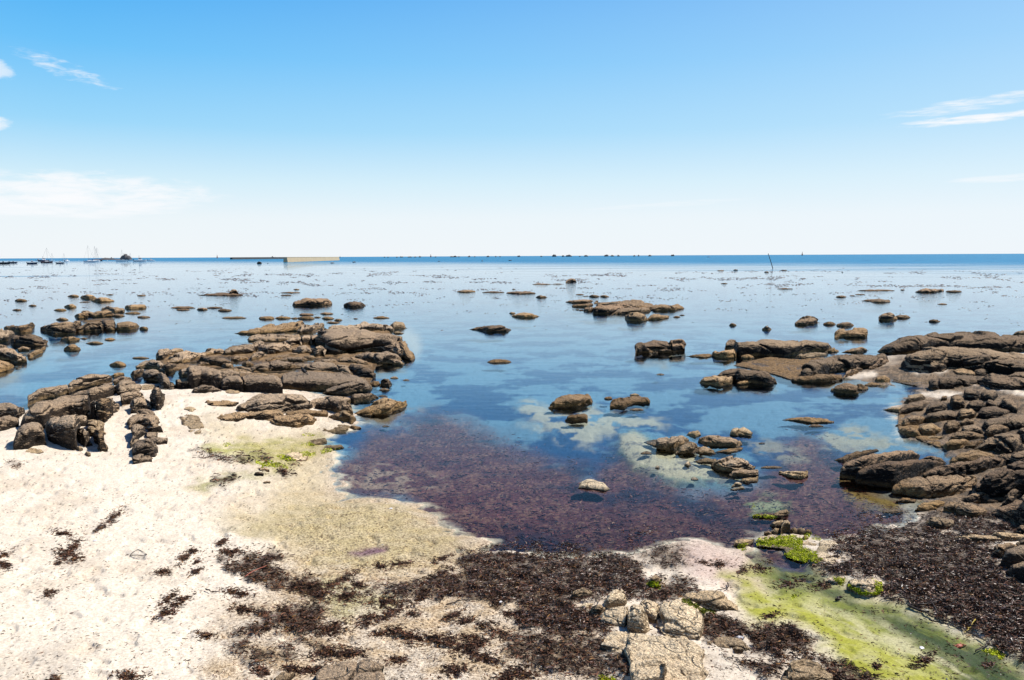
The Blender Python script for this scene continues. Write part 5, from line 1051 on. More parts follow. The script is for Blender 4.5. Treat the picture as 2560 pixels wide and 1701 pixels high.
R(S, [(785,1260),(830,1190),(900,1172),(1000,1198),(1105,1290),(1110,1400),(800,1400)], 'tan', 'tan rock at the bottom edge among seaweed', d=.75)
S = 'C9'
R(S, [(1840,1080),(1900,990),(2020,985),(2100,1005),(2360,1030),(2440,1052),(2520,1110),(2470,1180),(2550,1260),(2490,1400),(2050,1400),(2020,1270),(2080,1190),(2000,1120)], 'pale', 'low pale bedrock under the front ledge at the bottom edge', 'bedrock_ledge', d=.97, cat='bedrock')
R(S, [(1640,785),(1660,730),(1720,708),(1788,730),(1782,765),(1700,775)], 'tan', 'small pale rock in the seaweed left of the front ledge', d=.6)
R(S, [(1745,868),(1790,825),(1840,808),(1872,850),(1842,895),(1800,895)], 'tan', 'pale wedge at the left corner of the front ledge', d=.6)
R(S, [(1695,835),(1740,805),(1792,812),(1745,848)], 'pale', 'thin pale chip left of the front ledge', 'stone', d=.8)
R(S, [(1868,840),(1885,755),(1920,726),(1980,733),(2012,790),(2008,830),(1890,850)], 'pale', 'round boulder on the back corner of the front ledge', 'boulder', d=.65)
R(S, [(1836,920),(1870,850),(1940,828),(2022,830),(2018,890),(2002,975),(1940,955),(1860,938)], 'pale', 'cracked pale block at the left front of the front ledge', 'rock_block', d=.84, p=2.4, register_e=True)
R(S, [(2100,860),(2110,800),(2150,788),(2232,830),(2244,905),(2205,955),(2130,920)], 'pale', 'curled rock between two joints of the front ledge', 'rock_block', d=.84, p=2.4, register_e=True)
R(S, [(2013,985),(2018,860),(2050,818),(2105,820),(2142,905),(2166,990),(2130,1020),(2030,1000)], 'pale', 'tall jointed block in the middle of the front ledge', 'rock_block', d=.84, p=2.4, register_e=True)
R(S, [(2200,960),(2235,880),(2250,810),(2340,788),(2430,810),(2500,860),(2520,950),(2500,1060),(2380,1045),(2260,1010)], 'pale', 'broad rounded block at the right end of the front ledge', 'rock_block', d=.84, p=2.6, register_e=True)
R(S, [(2088,1200),(2095,1130),(2130,1108),(2192,1120),(2194,1205),(2110,1214)], 'pale', 'small square block set in the pale bedrock at the bottom', 'rock_block', d=.84, p=2.6, register_e=True)
R(S, [(2268,1300),(2280,1188),(2360,1185),(2445,1270),(2400,1310)], 'pale', 'brown square block at the bottom edge on pale bedrock', 'rock_block', d=.84, p=2.6, register_e=True)
R(S, [(2035,1300),(2080,1220),(2200,1190),(2264,1202),(2262,1400),(2050,1400)], 'pale', 'pale block cut by the bottom edge', 'rock_block', d=.75, p=3)
R(S, [(-30,1290),(60,1188),(200,1175),(330,1180),(410,1225),(440,1420),(-10,1420)], 'grey', 'half buried grey rock at the bottom edge left of centre', 'rock_slab', d=.88, strata=1.5)
S = 'C10'
R(S, [(1780,1565),(1850,1515),(1925,1520),(1870,1600),(1790,1600)], 'tan', 'small rock beside the half buried grey rock at the bottom edge', 'stone', d=.8)
S = 'C2'
R(S, [(798,1340),(810,1322),(840,1316),(878,1330),(872,1346),(820,1350)], 'brown', 'smooth brown pebble on greenish sand', 'stone', d=.4, crack=0)
R(S, [(1325,1140),(1380,1105),(1480,1103),(1508,1128),(1420,1150)], 'tan', 'tan stone with green algae at the tip of the upper sand', 'stone', d=.7)
R(S, [(955,1215),(1000,1190),(1100,1165),(1225,1178),(1215,1225),(1100,1240)], 'pale', 'low sandy mound rock under green algae on the upper sand', 'rock_ledge', d=.85)
R(S, [(1170,1108),(1240,1070),(1360,1050),(1372,1078),(1260,1112)], 'tan', 'flat stone behind the green algae at the upper pool corner', 'rock_slab', d=.9)
R(S, [(820,1290),(880,1278),(920,1300),(850,1312)], 'tan', 'flat stone above the smooth brown pebble', 'stone', d=.8)
R(S, [(865,1400),(890,1390),(930,1393),(925,1405),(880,1408)], 'brown', 'small dark flat stone on sand below the pebble', 'stone', d=.7)
R('C9', [(2148,690),(2160,640),(2200,626),(2240,650),(2236,700),(2180,706)], 'tan', 'small stone capped with green algae in the weed above the front ledge', 'stone', d=.5)
# ------------------------------------------------------------------ surface lookup for things lying on rocks and sand
allv = []; allf = []; off = 0
for o_, v_, f_ in ROCKS:
    if np.linalg.norm(v_[:, :2], axis=1).min() < 45:
        allv.append(v_); allf.append(f_+off); off += len(v_)
bv = np.concatenate(allv); bf = np.concatenate(allf)
BV = BVHTree.FromPolygons(bv.tolist(), bf.tolist())
CO = Vector((0, 0, CH))
def surf(px, py):
    d = Vector(ray(px, py)).normalized()
    h = BV.ray_cast(CO, d, 60)
    g = Vector(ground_at(px, py)[0])
    if h[0] is not None and (h[0]-CO).length < (g-CO).length: return h[0]
    return g
def surf_many(px, py):
    G = ground_at(px, py)
    D = ray(px, py)
    for k in range(len(px)):
        h = BV.ray_cast(CO, Vector(D[k]).normalized(), 60)
        if h[0] is not None and (h[0]-CO).length < np.linalg.norm(G[k]-np.array([0, 0, CH])): G[k] = h[0]
    return G

# ------------------------------------------------------------------ seaweed blades
def blades(P, L, Wd, C, rise=0.4, curl=1.2, seed=0, seg=3):
    rg = np.random.default_rng(seed); n = len(P)
    az_ = rg.uniform(0, 2*math.pi, n); el_ = rg.uniform(-0.1, rise, n)
    V = np.zeros((n, seg+1, 2, 3)); pos = P.copy(); pos[:, 2] -= 0.002
    roll = rg.uniform(0, math.pi, n); dcurl = rg.uniform(-curl, curl, n)/seg; dpit = rg.uniform(-0.9, 0.1, n)/seg
    for k in range(seg+1):
        d = np.stack([np.cos(az_)*np.cos(el_), np.sin(az_)*np.cos(el_), np.sin(el_)], -1)
        side = np.stack([-np.sin(az_), np.cos(az_), 0*az_], -1)
        upv = np.cross(d, side)
        wv = side*np.cos(roll)[:, None]+upv*np.sin(roll)[:, None]
        wd = Wd*(1-0.75*abs(k/seg-0.45))*0.5
        V[:, k, 0] = pos-wv*wd[:, None]; V[:, k, 1] = pos+wv*wd[:, None]
        pos = pos+d*(L/seg)[:, None]; az_ = az_+dcurl*2; el_ = el_+dpit; roll = roll+rg.uniform(-.5, .5, n)
    V = V.reshape(n, -1, 3); m = (seg+1)*2
    f = np.array([[2*k, 2*k+1, 2*k+3, 2*k+2] for k in range(seg)])
    F = (np.arange(n)[:, None, None]*m+f[None]).reshape(-1, 4)
    CC = np.repeat(C, m, axis=0)
    return V.reshape(-1, 3), F, CC
def weedcol(n, rg, red=0.3, tan=0.05):
    c = np.array([0.050, 0.027, 0.016])*rg.uniform(0.25, 2.2, (n, 1))
    r = rg.random(n) < red; c[r] = np.array([0.15, 0.065, 0.035])*rg.uniform(0.6, 1.7, (r.sum(), 1))
    r = rg.random(n) < 0.05; c[r] = np.array([0.20, 0.13, 0.11])*rg.uniform(0.5, 1.3, (r.sum(), 1))
    r = rg.random(n) < tan; c[r] = np.array([0.30, 0.15, 0.05])*rg.uniform(0.5, 1.2, (r.sum(), 1))
    return c
def poly_pts(poly, n, rg, dens=True):
    b = np.array(poly); px = rg.uniform(b[:, 0].min()-25, b[:, 0].max()+25, n); py = rg.uniform(b[:, 1].min()-20, min(b[:, 1].max()+12, 1725), n)
    s = sdf(poly, px, py)+n2(px, py, 42.0, 4, 3.0, 0.6)*24
    keep = rg.random(n) < sstep(-16, 20, s)*(0.3+0.7*sstep(-0.3, 0.1, n2(px, py, 26.0, 4, 33.0, 0.6)))
    return px[keep], py[keep]
for i, (poly, dens, lab) in enumerate(WRP):
    b = np.array(poly); area = (b[:, 0].max()-b[:, 0].min())*(b[:, 1].max()-b[:, 1].min())
    rg = np.random.default_rng(100+i)
    far_ = WR[i][0] == 'C2'; n = int(area*(1.1 if far_ else 0.5)*dens)+60
    px, py = poly_pts(poly, n, rg)
    if dens < 0.9:
        k = n2(px, py, 16.0, 3, 77.0, 0.6) > rg.uniform(-0.5, 0.35, len(px)); px, py = px[k], py[k]
    P = ground_at(px, py, 5); P[:, 2] = np.maximum(P[:, 2], 0.0)+0.004+rg.uniform(0, 0.012, len(P))
    sizes = rg.uniform(0.5, 1.5, len(P))**1.5
    V, F, CC = blades(P, (0.05 if far_ else 0.030)*sizes, (0.011 if far_ else 0.0055)*sizes, weedcol(len(P), rg), 0.38, 1.6, i)
    o = mesh_np('seaweed_bank' if area > 60000 else 'seaweed_clump', V, F, M['wetweed'] if 'pool' in lab or i == 2 else M['weed'])
    setcol(o, 'col', CC); tag(o, lab, 'seaweed', None, 'stuff')
# small clumps as one scatter, plus strewn fragments
rg = np.random.default_rng(5)
PX = []; PY = []
for cx, cy, r in CLP:
    n = int(r*r*4.4)+30
    a = rg.uniform(0, 2*math.pi, n); q = r*np.abs(rg.normal(0, 0.75, n))
    st_ = rg.uniform(1.1, 2.3); ro = rg.uniform(-0.7, 0.3)
    ux, uy = np.cos(a)*q*st_, np.sin(a)*q*0.6
    PX.append(cx+ux*math.cos(ro)-uy*math.sin(ro)); PY.append(cy+ux*math.sin(ro)+uy*math.cos(ro))
px = np.concatenate(PX); py = np.concatenate(PY)
k = n2(px, py, 13.0, 4, 78.0, 0.7) > rg.uniform(-0.3, 0.35, len(px)); px, py = px[k], py[k]
P = ground_at(px, py, 5); P[:, 2] = np.maximum(P[:, 2], 0)+0.003
sz = rg.uniform(0.4, 1.3, len(P)); V, F, CC = blades(P, 0.032*sz, 0.0075*sz, weedcol(len(P), rg), 0.35, 1.8, 50)
o = mesh_np('seaweed_scraps', V, F, M['weed']); setcol(o, 'col', CC); tag(o, 'small dark seaweed scraps dotted over the pale sand', 'seaweed', None, 'stuff')
n = 90000
px = rg.uniform(0, 2560, n); py = rg.uniform(1020, 1710, n)
pr = 0.05+0.5*sstep(300, 1100, px)*sstep(1300, 1600, py)+0.18*sstep(1150, 1300, py)+0.25*sstep(1500, 1900, px)*sstep(1380, 1450, py)
clu = n2(px, py, 60.0, 4, 91.0, 0.6)
k = rg.random(n) < pr*sstep(-0.25, 0.45, clu)*1.1; px, py = px[k], py[k]
P = ground_at(px, py, 5); k = P[:, 2] > 0.012; P = P[k]; P[:, 2] += 0.002
sz = rg.uniform(0.25, 1.0, len(P))**1.3; V, F, CC = blades(P, 0.035*sz, 0.008*sz, weedcol(len(P), rg, 0.3, 0.06), 0.3, 1.6, 51)
o = mesh_np('seaweed_fragments', V, F, M['weed']); setcol(o, 'col', CC); tag(o, 'tiny dark weed fragments strewn all over the beach', 'seaweed', None, 'stuff')
# shell grit
n = 30000
px = rg.uniform(0, 2560, n); py = rg.uniform(1230, 1710, n)
pr = 0.08+0.8*sstep(550, 850, px)*sstep(1300, 1550, py)*sstep(1700, 1500, px)
k = rg.random(n) < pr; P = ground_at(px[k], py[k], 5); P = P[P[:, 2] > 0.01]; P[:, 2] += 0.001
sz = rg.uniform(0.4, 1.6, len(P)); cc = np.array([0.6, 0.53, 0.44])*rg.uniform(0.45, 1.4, (len(P), 1)); q = rg.random(len(P)) < .3; cc[q] = np.array([.28, .18, .12])*rg.uniform(.6, 1.2, (q.sum(), 1))
V, F, CC = blades(P, 0.011*sz, 0.009*sz, cc, 0.5, 1.2, 52, 2)
o = mesh_np('shell_grit', V, F, M['algae']); setcol(o, 'col', CC); tag(o, 'pale and brown shell grit scattered on the sand', 'shell grit', None, 'stuff')
# weed bits breaking the surface of the purple pool
n = 9000
px = rg.uniform(850, 2320, n); py = rg.uniform(1030, 1410, n)
s = sdf(PWEED, px, py); pr = sstep(0, 60, s)*(0.02+0.55*sstep(1250, 1370, py)+0.1*sstep(-.1, .5, n2(px, py, 50., 3, 5., .5)))
k = rg.random(n) < pr; P = at(px[k], py[k], 0.0); P[:, 2] = 0.001
sz = rg.uniform(0.25, 1.0, len(P)); cc = np.array([0.10, 0.035, 0.045])*rg.uniform(0.4, 1.8, (len(P), 1))
V, F, CC = blades(P, 0.032*sz, 0.006*sz, cc, 0.3, 1.4, 53)
o = mesh_np('purple_weed', V, F, M['wetweed']); setcol(o, 'col', CC); tag(o, 'purple weed tips glinting at the surface of the pool', 'seaweed', None, 'stuff')
# fronds of the submerged weed bed
n = 26000
px = rg.uniform(840, 2340, n); py = rg.uniform(1000, 1410, n)
s = sdf(PWEED, px, py)+45*n2(px, py, 60., 3, 15., .5); k = (rg.random(n) < sstep(-30, 50, s)*(0.25+0.75*sstep(-0.2, 0.3, n2(px, py, 38., 4, 25., .5))))
P = ground_at(px[k], py[k], 4); P = P[P[:, 2] < -0.02]; P[:, 2] += 0.012
sz = rg.uniform(0.4, 1.5, len(P)); cc = np.array([0.17, 0.05, 0.045])*rg.uniform(0.3, 1.6, (len(P), 1)); q = rg.random(len(P)) < .12; cc[q] = np.array([.36, .2, .13])*rg.uniform(.5, 1.1, (q.sum(), 1)); q = rg.random(len(P)) < .2; cc[q] = np.array([.02, .014, .03])
V, F, CC = blades(P, 0.065*sz, 0.010*sz, cc, 0.25, 1.6, 54)
V[:, 2] = np.minimum(V[:, 2], -0.006)
o = mesh_np('weed_bed', V, F, M['weed']); setcol(o, 'col', CC); tag(o, 'purple brown weed bed under the clear water of the pool', 'seaweed', None, 'stuff')
# floating weed streaks far out on the shallows
n = 60000
px = rg.uniform(-60, 2620, n); py = 664+rg.gamma(2.6, 17, n)
hz = 645-12*px/2560
clu = n2(px, py, 170.0, 4, 95.0, 0.055)+0.5*n2(px, py, 40.0, 2, 96., .2)
pr = sstep(0.12, 0.45, clu)*sstep(664, 690, py)
k = (rg.random(n) < pr*0.6) & (py < 860); px, py = px[k], py[k]
P = at(px, py, 0.0); dist = P[:, 1]
k = 10+0*dist; m_ = 7; a = np.linspace(0, 2*math.pi, m_, endpoint=False)
L = rg.uniform(0.8, 4.5, len(P))/FPX*dist; T = L*rg.uniform(0.6, 1.6, len(P))+0.0*dist
rad = rg.uniform(0.55, 1.2, (len(P), m_))
vx = P[:, 0][:, None]+np.cos(a)[None]*L[:, None]*rad; vy = P[:, 1][:, None]+np.sin(a)[None]*T[:, None]*rad
hh = (0.2+rg.random(len(P)))*0.35/FPX*dist+0.004
ring = np.stack([vx, vy, np.full_like(vx, -0.01)], -1); mid_ = np.stack([P[:, 0][:, None]+(vx-P[:, 0][:, None])*.6, P[:, 1][:, None]+(vy-P[:, 1][:, None])*.6, np.repeat(hh[:, None], m_, 1)], -1)
top_ = np.stack([P[:, 0], P[:, 1], hh*1.1], -1)[:, None]
V = np.concatenate([ring, mid_, top_], 1); nn = 2*m_+1
fs_ = [[j, (j+1) % m_, m_+(j+1) % m_, m_+j] for j in range(m_)]+[[m_+j, m_+(j+1) % m_, 2*m_, 2*m_] for j in range(m_)]
Fq = (np.arange(len(P))[:, None, None]*nn+np.array(fs_)[None]).reshape(-1, 4)
F3 = Fq[(Fq[:, 2] == Fq[:, 3])][:, :3]; F4 = Fq[Fq[:, 2] != Fq[:, 3]]
F3 = np.concatenate([F3, F4[:, [0, 1, 2]], F4[:, [0, 2, 3]]])
o = mesh_np('floating_seaweed', V.reshape(-1, 3), F3, M['wetweed'])
cc = np.array([0.09, 0.06, 0.045])*rg.uniform(0.3, 2.6, (len(P), 1)); setcol(o, 'col', np.repeat(cc, nn, 0))
tag(o, 'brown seaweed streaks floating on the flat water far out', 'seaweed', None, 'stuff')
# green algae
AL = [('C8', [(610,430),(618,385),(700,380),(780,360),(860,365),(915,385),(910,440),(860,450),(790,430),(700,440)], 'bright green algae over the base rock of the stone castle'),
      ('C8', [(795,500),(800,465),(860,450),(910,440),(960,455),(1040,520),(1000,540),(880,535)], 'bright green algae lobe at the front foot of the stone castle'),
      ('C8', [(575,240),(590,220),(660,232),(745,235),(745,258),(660,250)], 'yellow green algae fringe on the tan rock in the pool'),
      ('C8', [(1195,690),(1215,672),(1250,700),(1310,738),(1390,735),(1395,690),(1365,650),(1420,670),(1432,700),(1420,750),(1330,762),(1260,735)], 'bright green algae ring around the pale stone by the weed bank'),
      ('C8', [(1110,645),(1140,636),(1170,655),(1165,688),(1130,680)], 'small bright green algae tuft on the little pale stone'),
      ('C8', [(450,425),(480,430),(545,415),(540,455),(480,450)], 'green algae at the foot of the square tan stone'),
      ('C8', [(970,380),(1000,374),(1030,388),(1015,398),(980,395)], 'small green algae tuft right of the stone castle'),
      ('C8', [(830,760),(860,752),(898,764),(880,776),(840,774)], 'little lone tuft of green algae in the trickle'),
      ('C8', [(2100,1120),(2130,1105),(2200,1120),(2245,1150),(2200,1162),(2140,1145)], 'green algae cushion at the lower right beside the trickle'),
      ('C8', [(115,775),(160,790),(240,840),(340,862),(330,880),(230,852),(120,795)], 'thin dark green algae line under the flat tan rock'),
      ('C8', [(925,360),(945,345),(965,345),(960,358),(930,400),(905,410)], 'green algae on the right end stone of the castle'),
      ('C9', [(2150,700),(2155,665),(2200,655),(2240,680),(2225,712),(2180,705)], 'green algae on the small stone in the weed above the front ledge'),
      ('C9', [(1820,1290),(1870,1288),(1930,1305),(1940,1330),(1830,1330)], 'green algae patch at the bottom edge beside the pale block'),
      ('C2', [(960,1190),(1020,1180),(1090,1200),(1130,1225),(1080,1232),(1000,1215)], 'bright green algae on the low sandy mound'),
      ('C2', [(830,1245),(900,1235),(1000,1250),(1060,1280),(980,1292),(880,1275)], 'yellow green algae strip below the low sandy mound'),
      ('C2', [(1180,1095),(1230,1080),(1280,1105),(1240,1112),(1190,1110)], 'green algae behind the upper pool corner'),
      ('C2', [(1330,1160),(1340,1135),(1400,1130),(1460,1140),(1420,1160),(1350,1172)], 'green algae around the tan stone at the tip of the upper sand'),
      ('C2', [(1160,1165),(1230,1155),(1300,1170),(1260,1192),(1190,1190)], 'green algae between mound and pool on the upper sand'),
      ('C2', [(1190,1030),(1230,1018),(1290,1032),(1250,1042)], 'small green algae patch at the back of the upper sand'),
      ('C2', [(575,1095),(600,1078),(640,1088),(620,1110),(580,1112)], 'small green algae patch at the left of the upper sand')]
for i, (f, pl, lab) in enumerate(AL):
    pl = fr(f, pl); b = np.array(pl); rg = np.random.default_rng(300+i)
    area = (b[:, 0].max()-b[:, 0].min())*(b[:, 1].max()-b[:, 1].min())
    n = int(area*2.2)+60; px = rg.uniform(b[:, 0].min()-6, b[:, 0].max()+6, n); py = rg.uniform(b[:, 1].min()-6, b[:, 1].max()+6, n)
    s = sdf(pl, px, py)+n2(px, py, 14.0, 3, 5.0)*9; k = s > rg.uniform(-2, 3, n); px, py = px[k], py[k]
    if len(px) < 5: continue
    P = surf_many(px, py); P[:, 2] = np.maximum(P[:, 2], 0)+0.003
    k2 = 1.0 if f != 'C2' else 1.5
    sz = rg.uniform(0.5, 1.4, len(P))*k2
    tone = n2(px, py, 9.0, 3, 6.0)
    dark_ = 0.4 if 'dark green' in lab else 1.0
    cc = np.array([0.52, 0.56, 0.01])*(0.55+0.75*np.clip(tone+0.5, 0, 1.2))[:, None]*rg.uniform(0.6, 1.25, (len(P), 1))*dark_
    V, F, CC = blades(P, 0.012*sz, 0.0075*sz, cc, 0.4, 1.6, 300+i, 2)
    o = mesh_np('green_algae', V, F, M['algae']); setcol(o, 'col', CC); tag(o, lab, 'algae', None, 'stuff')

# ------------------------------------------------------------------ sticks, shells, crab shell, bird, pole
def stick(f, pts, r, label, mat='stick', name='driftwood_stick', lift=0.015, cat='stick', z0=None):
    p = [surf(*q) for q in fr(f, pts)]
    p = [Vector((a.x, a.y, (max(a.z, 0) if z0 is None else z0)+lift)) for a in p]
    # smooth and slightly crooked
    out = []
    for k in range(len(p)-1):
        for j in range(4):
            q = p[k].lerp(p[k+1], j/4); q += Vector((random.uniform(-1, 1), random.uniform(-1, 1), random.uniform(0, 1)))*r*0.8; out.append(q)
    out.append(p[-1]); n = len(out)
    rad = [r*(1-0.6*k/n)*random.uniform(.8, 1.2) for k in range(n)]
    o = MB().tube([q-p[0] for q in out], rad, 7).build(name, M[mat], None, True); o.location = p[0]; tag(o, label, cat); return o
stick('C8', [(1600,835),(1700,875),(1760,910),(1860,940),(1960,990),(2040,1040),(2130,1085)], 0.009, 'long crooked dark stick lying along the edge of the seaweed bank')
stick('C8', [(1735,932),(1800,945),(1880,965),(1960,1000)], 0.007, 'shorter dark stick below the long crooked one')
stick('C8', [(1600,835),(1680,830),(1780,820)], 0.008, 'dark stick crossing the seaweed at the head of the long one')
stick('C8', [(2130,1085),(2090,1115),(2040,1140)], 0.008, 'short dark stick at the lower end of the long crooked one')
stick('C8', [(1750,800),(1790,880),(1850,920)], 0.006, 'thin curved stalk lying in the seaweed bank')
stick('C8', [(1440,795),(1510,782),(1560,778)], 0.006, 'thin short twig on greenish wet sand')
stick('C8', [(2040,930),(2010,975),(1985,1000),(1965,1012)], 0.006, 'small yellow plant stem on the lower stick', 'yellow', 'plant_stem', cat='plant stem')
stick('C8', [(1125,800),(1150,785),(1170,782)], 0.014, 'stubby black stick in the green trickle')
stick('C9', [(830,830),(930,800),(1030,795),(1130,770)], 0.006, 'reddish brown kelp stalk below the main seaweed bank', 'stick', 'kelp_stalk', cat='kelp stalk')
stick('C10', [(1345,985),(1380,1003),(1425,1000)], 0.007, 'thin dark curved stalk on bare sand', 'stick', 'kelp_stalk', cat='kelp stalk')
stick('C10', [(1600,905),(1650,870),(1740,830)], 0.005, 'pale stalk inside the long seaweed drift', 'orange', 'kelp_stalk', cat='kelp stalk')
stick('C8', [(420,690),(425,715),(380,730),(340,735)], 0.006, 'thin dark twig above the flat tan rock')
# loop of dried weed
p = [surf(*q) for q in fr('C10', [(848,758),(870,735),(900,718),(925,730),(958,752),(930,760),(895,755),(848,760)])]
o = MB().tube([q-p[0]+Vector((0, 0, .006)) for q in p], 0.003, 6).build('kelp_loop', M['stick'], None, True); o.location = p[0]; tag(o, 'dried kelp stalk bent into a triangle loop on bare sand', 'kelp stalk')
def shell(f, x_, y_, s_, label, rz=0.4, mat='shell', flat=0.35):
    p = surf(*fr(f, [(x_, y_)])[0])
    rings = []; nr = 9; ns = 18
    for k in range(nr):
        a = k/(nr-1)*math.pi*0.5; ring = []
        for i in range(ns):
            th = 2*math.pi*i/ns; q = math.cos(a)*(1+0.06*math.cos(9*th))*(1-0.22*math.cos(th)**3)
            ring.append((q*math.cos(th)*s_+0.35*s_*math.sin(a), q*math.sin(th)*s_*0.68, math.sin(a)*s_*flat+0.004))
        rings.append(ring)
    o = MB().loft(rings).build('seashell', M[mat], None, True); o.location = p; o.rotation_euler = (0.15, 0.1, rz); tag(o, label, 'shell'); return o
shell('C8', 500, 1036, 0.028, 'white mussel shaped shell on dark seaweed below the flat tan rock', -0.3)
shell('C8', 1690, 1105, 0.022, 'broken white shell on the green trickle bed', 0.8)
shell('C9', 1185, 803, 0.018, 'small white shell at the lower edge of the main seaweed bank', 1.2)
shell('C10', 620, 660, 0.018, 'small pale shell on bare sand left of centre', 0.2)
shell('C9', 465, 190, 0.022, 'dark edged pale shell on greenish sand near the pool', 0.5)
# empty crab shell: carapace with legs
p = surf(*fr('C8', [(1935, 1095)])[0]); cr = empty('crab_shell', p, 0.4); tag(cr, 'reddish empty crab shell on the dark green trickle bed', 'crab shell')
rings = [[(math.cos(t_)*0.028*math.cos(a_)*(1+.12*math.cos(3*t_)), math.sin(t_)*0.02*math.cos(a_), 0.006+0.014*math.sin(a_)) for t_ in np.linspace(0, 2*math.pi, 16, endpoint=False)] for a_ in np.linspace(0, 1.5, 6)]
MB().loft(rings).build('carapace', M['orange'], cr, True)
for k in range(6):
    sg = 1 if k % 2 else -1; yy = (k//2-1)*0.011
    MB().tube([(sg*0.022, yy, 0.008), (sg*0.04, yy*1.6, 0.016), (sg*0.055, yy*2.3, 0.002)], [0.0035, 0.003, 0.0012], 6).build('leg', M['orange'], cr, True)

# bird on the overhanging block
bp = surf(*fr('C2', [(1190, 553)])[0]); br = empty('bird', bp, R_(150)); tag(br, 'small black bird standing on the overhanging block', 'bird')
def egg(c, r, tilt, n=12, m_=9, tail=0.0):
    rings = []
    for k in range(m_):
        a = -math.pi/2+math.pi*k/(m_-1); q = math.cos(a)+0.02
        rings.append([Vector((math.sin(a)*r[0], math.cos(t_)*q*r[1], math.sin(t_)*q*r[2])) for t_ in np.linspace(0, 2*math.pi, n, endpoint=False)])
    Rm = Matrix.Rotation(tilt, 3, 'Y'); return [[tuple(Rm @ v+Vector(c)) for v in rg_] for rg_ in rings]
MB().loft(egg((0, 0, .085), (.075, .038, .04), -0.55)).loft(egg((.055, 0, .15), (.03, .022, .024), 0)).loft(egg((.035, 0, .122), (.04, .025, .025), -0.9)).build('body', M['bird'], br, True)
MB().tube([(.08, 0, .15), (.105, 0, .146)], [.007, .001], 6).build('beak', M['beak'], br)
MB().box((-.085, 0, .045), (.09, .028, .008)).build('tail', M['bird'], br).rotation_euler = (0, -.25, 0)
for sg in (-1, 1):
    MB().tube([(0, sg*.014, .06), (.006, sg*.014, .03), (0, sg*.014, -.004)], .0035, 6).tube([(-.012, sg*.014, 0), (.022, sg*.014, 0)], .003, 5).build('leg', M['beak'], br)
    MB().loft(egg((-.012, sg*.032, .088), (.065, .010, .028), -0.5)).build('wing', M['bird'], br, True)

# leaning pole in the water
A = at(*fr('C7', [(553, 207)])[0]); 
dxy = (518-553)*FR['C7'][2]/FPX*np.linalg.norm(A[:2]); hh = (207-104)*FR['C7'][2]/FPX*np.linalg.norm(A[:2])
pr_ = empty('marker_pole', Vector(A)); tag(pr_, 'thin dark wooden pole leaning to the left in open water', 'pole')
MB().tube([(-dxy*.12, 0, -.6), (0, 0, 0), (dxy*.5, 0, hh*.52), (dxy, 0, hh)], [.09, .085, .075, .06], 8).build('shaft', M['stick'], pr_, True)
MB().tube([(dxy*.94, 0, hh*.93), (dxy*.97, 0, hh*.97)], .1, 8).build('band', M['alu'], pr_, True)

# ------------------------------------------------------------------ reef rocks on the horizon and islet
def far_rock(px, pyb, wpx, hpx, label, dist=None, mat='reef', group='reef rocks along the horizon'):
    D = 2600.0 if dist is None else dist
    d = ray(px, pyb); d = d/math.hypot(d[0], d[1]); X, Y = d[0]*D, d[1]*D
    k = D/FPX; w_, h_ = wpx*k, hpx*k
    # sits low in the sea, humps above it
    hz_ = 3.0 if D > 1200 else 0.0
    rg = np.random.default_rng(int(px*3+wpx)); n = 26; m_ = 10
    u = np.linspace(-1, 1, n); th = np.linspace(0, math.pi, m_)
    prof = np.sqrt(np.clip(1-np.abs(u)**2.5, 0, 1))*(0.75+0.45*n2(u*2.2+px, u*0, 1.0, 3, px*0.7))
    Vx = X+u[:, None]*w_/2+0*th[None]; Vy = Y-np.cos(th)[None]*w_*0.3*np.sqrt(np.clip(1-u[:, None]**2, .02, 1)); Vz = -1+np.maximum(prof, .02)[:, None]*(h_+hz_+1)*np.sin(th)[None]**.6
    Vx = Vx+perlin(np.stack([Vx/w_*3, Vz/w_*6, Vx*0], -1))*w_*.05
    o = mesh_np('reef_rock', np.stack([Vx, Vy, Vz], -1).reshape(-1, 3), gridfaces(n, m_)[:, ::-1], M[mat])
    o.data.transform(Matrix.Translation((-X, -Y, 0))); o.location = (X, Y, 0); tag(o, label, 'reef rock', group); return o
def hzy(px): return 646-12.0*px/2560
lbs = [('C6',1480,14,3,'left end'),('C6',1512,12,4,''),('C6',1595,16,4,''),('C6',1636,26,8,''),('C6',1705,20,5,''),('C6',1722,18,4,''),('C6',1762,22,5,''),('C6',1806,22,6,''),('C6',1950,14,4,''),('C6',2100,26,4,''),('C6',2132,30,9,''),('C6',2165,20,4,''),('C6',2259,24,7,''),('C6',2312,12,4,''),
       ('C5',30,22,5,''),('C5',66,32,9,''),('C5',195,20,6,''),('C5',368,26,8,''),('C5',440,16,4,''),('C5',480,14,4,''),('C5',652,26,10,''),('C5',860,20,6,''),('C5',980,40,18,''),('C5',1062,22,7,''),('C5',1113,54,15,''),('C5',1215,16,4,''),('C5',1273,36,8,''),('C5',1460,36,15,''),('C5',1516,32,10,''),('C5',1571,22,12,''),('C5',1718,20,5,''),('C5',1757,16,8,''),('C5',1861,32,7,''),('C5',2070,30,12,'')]
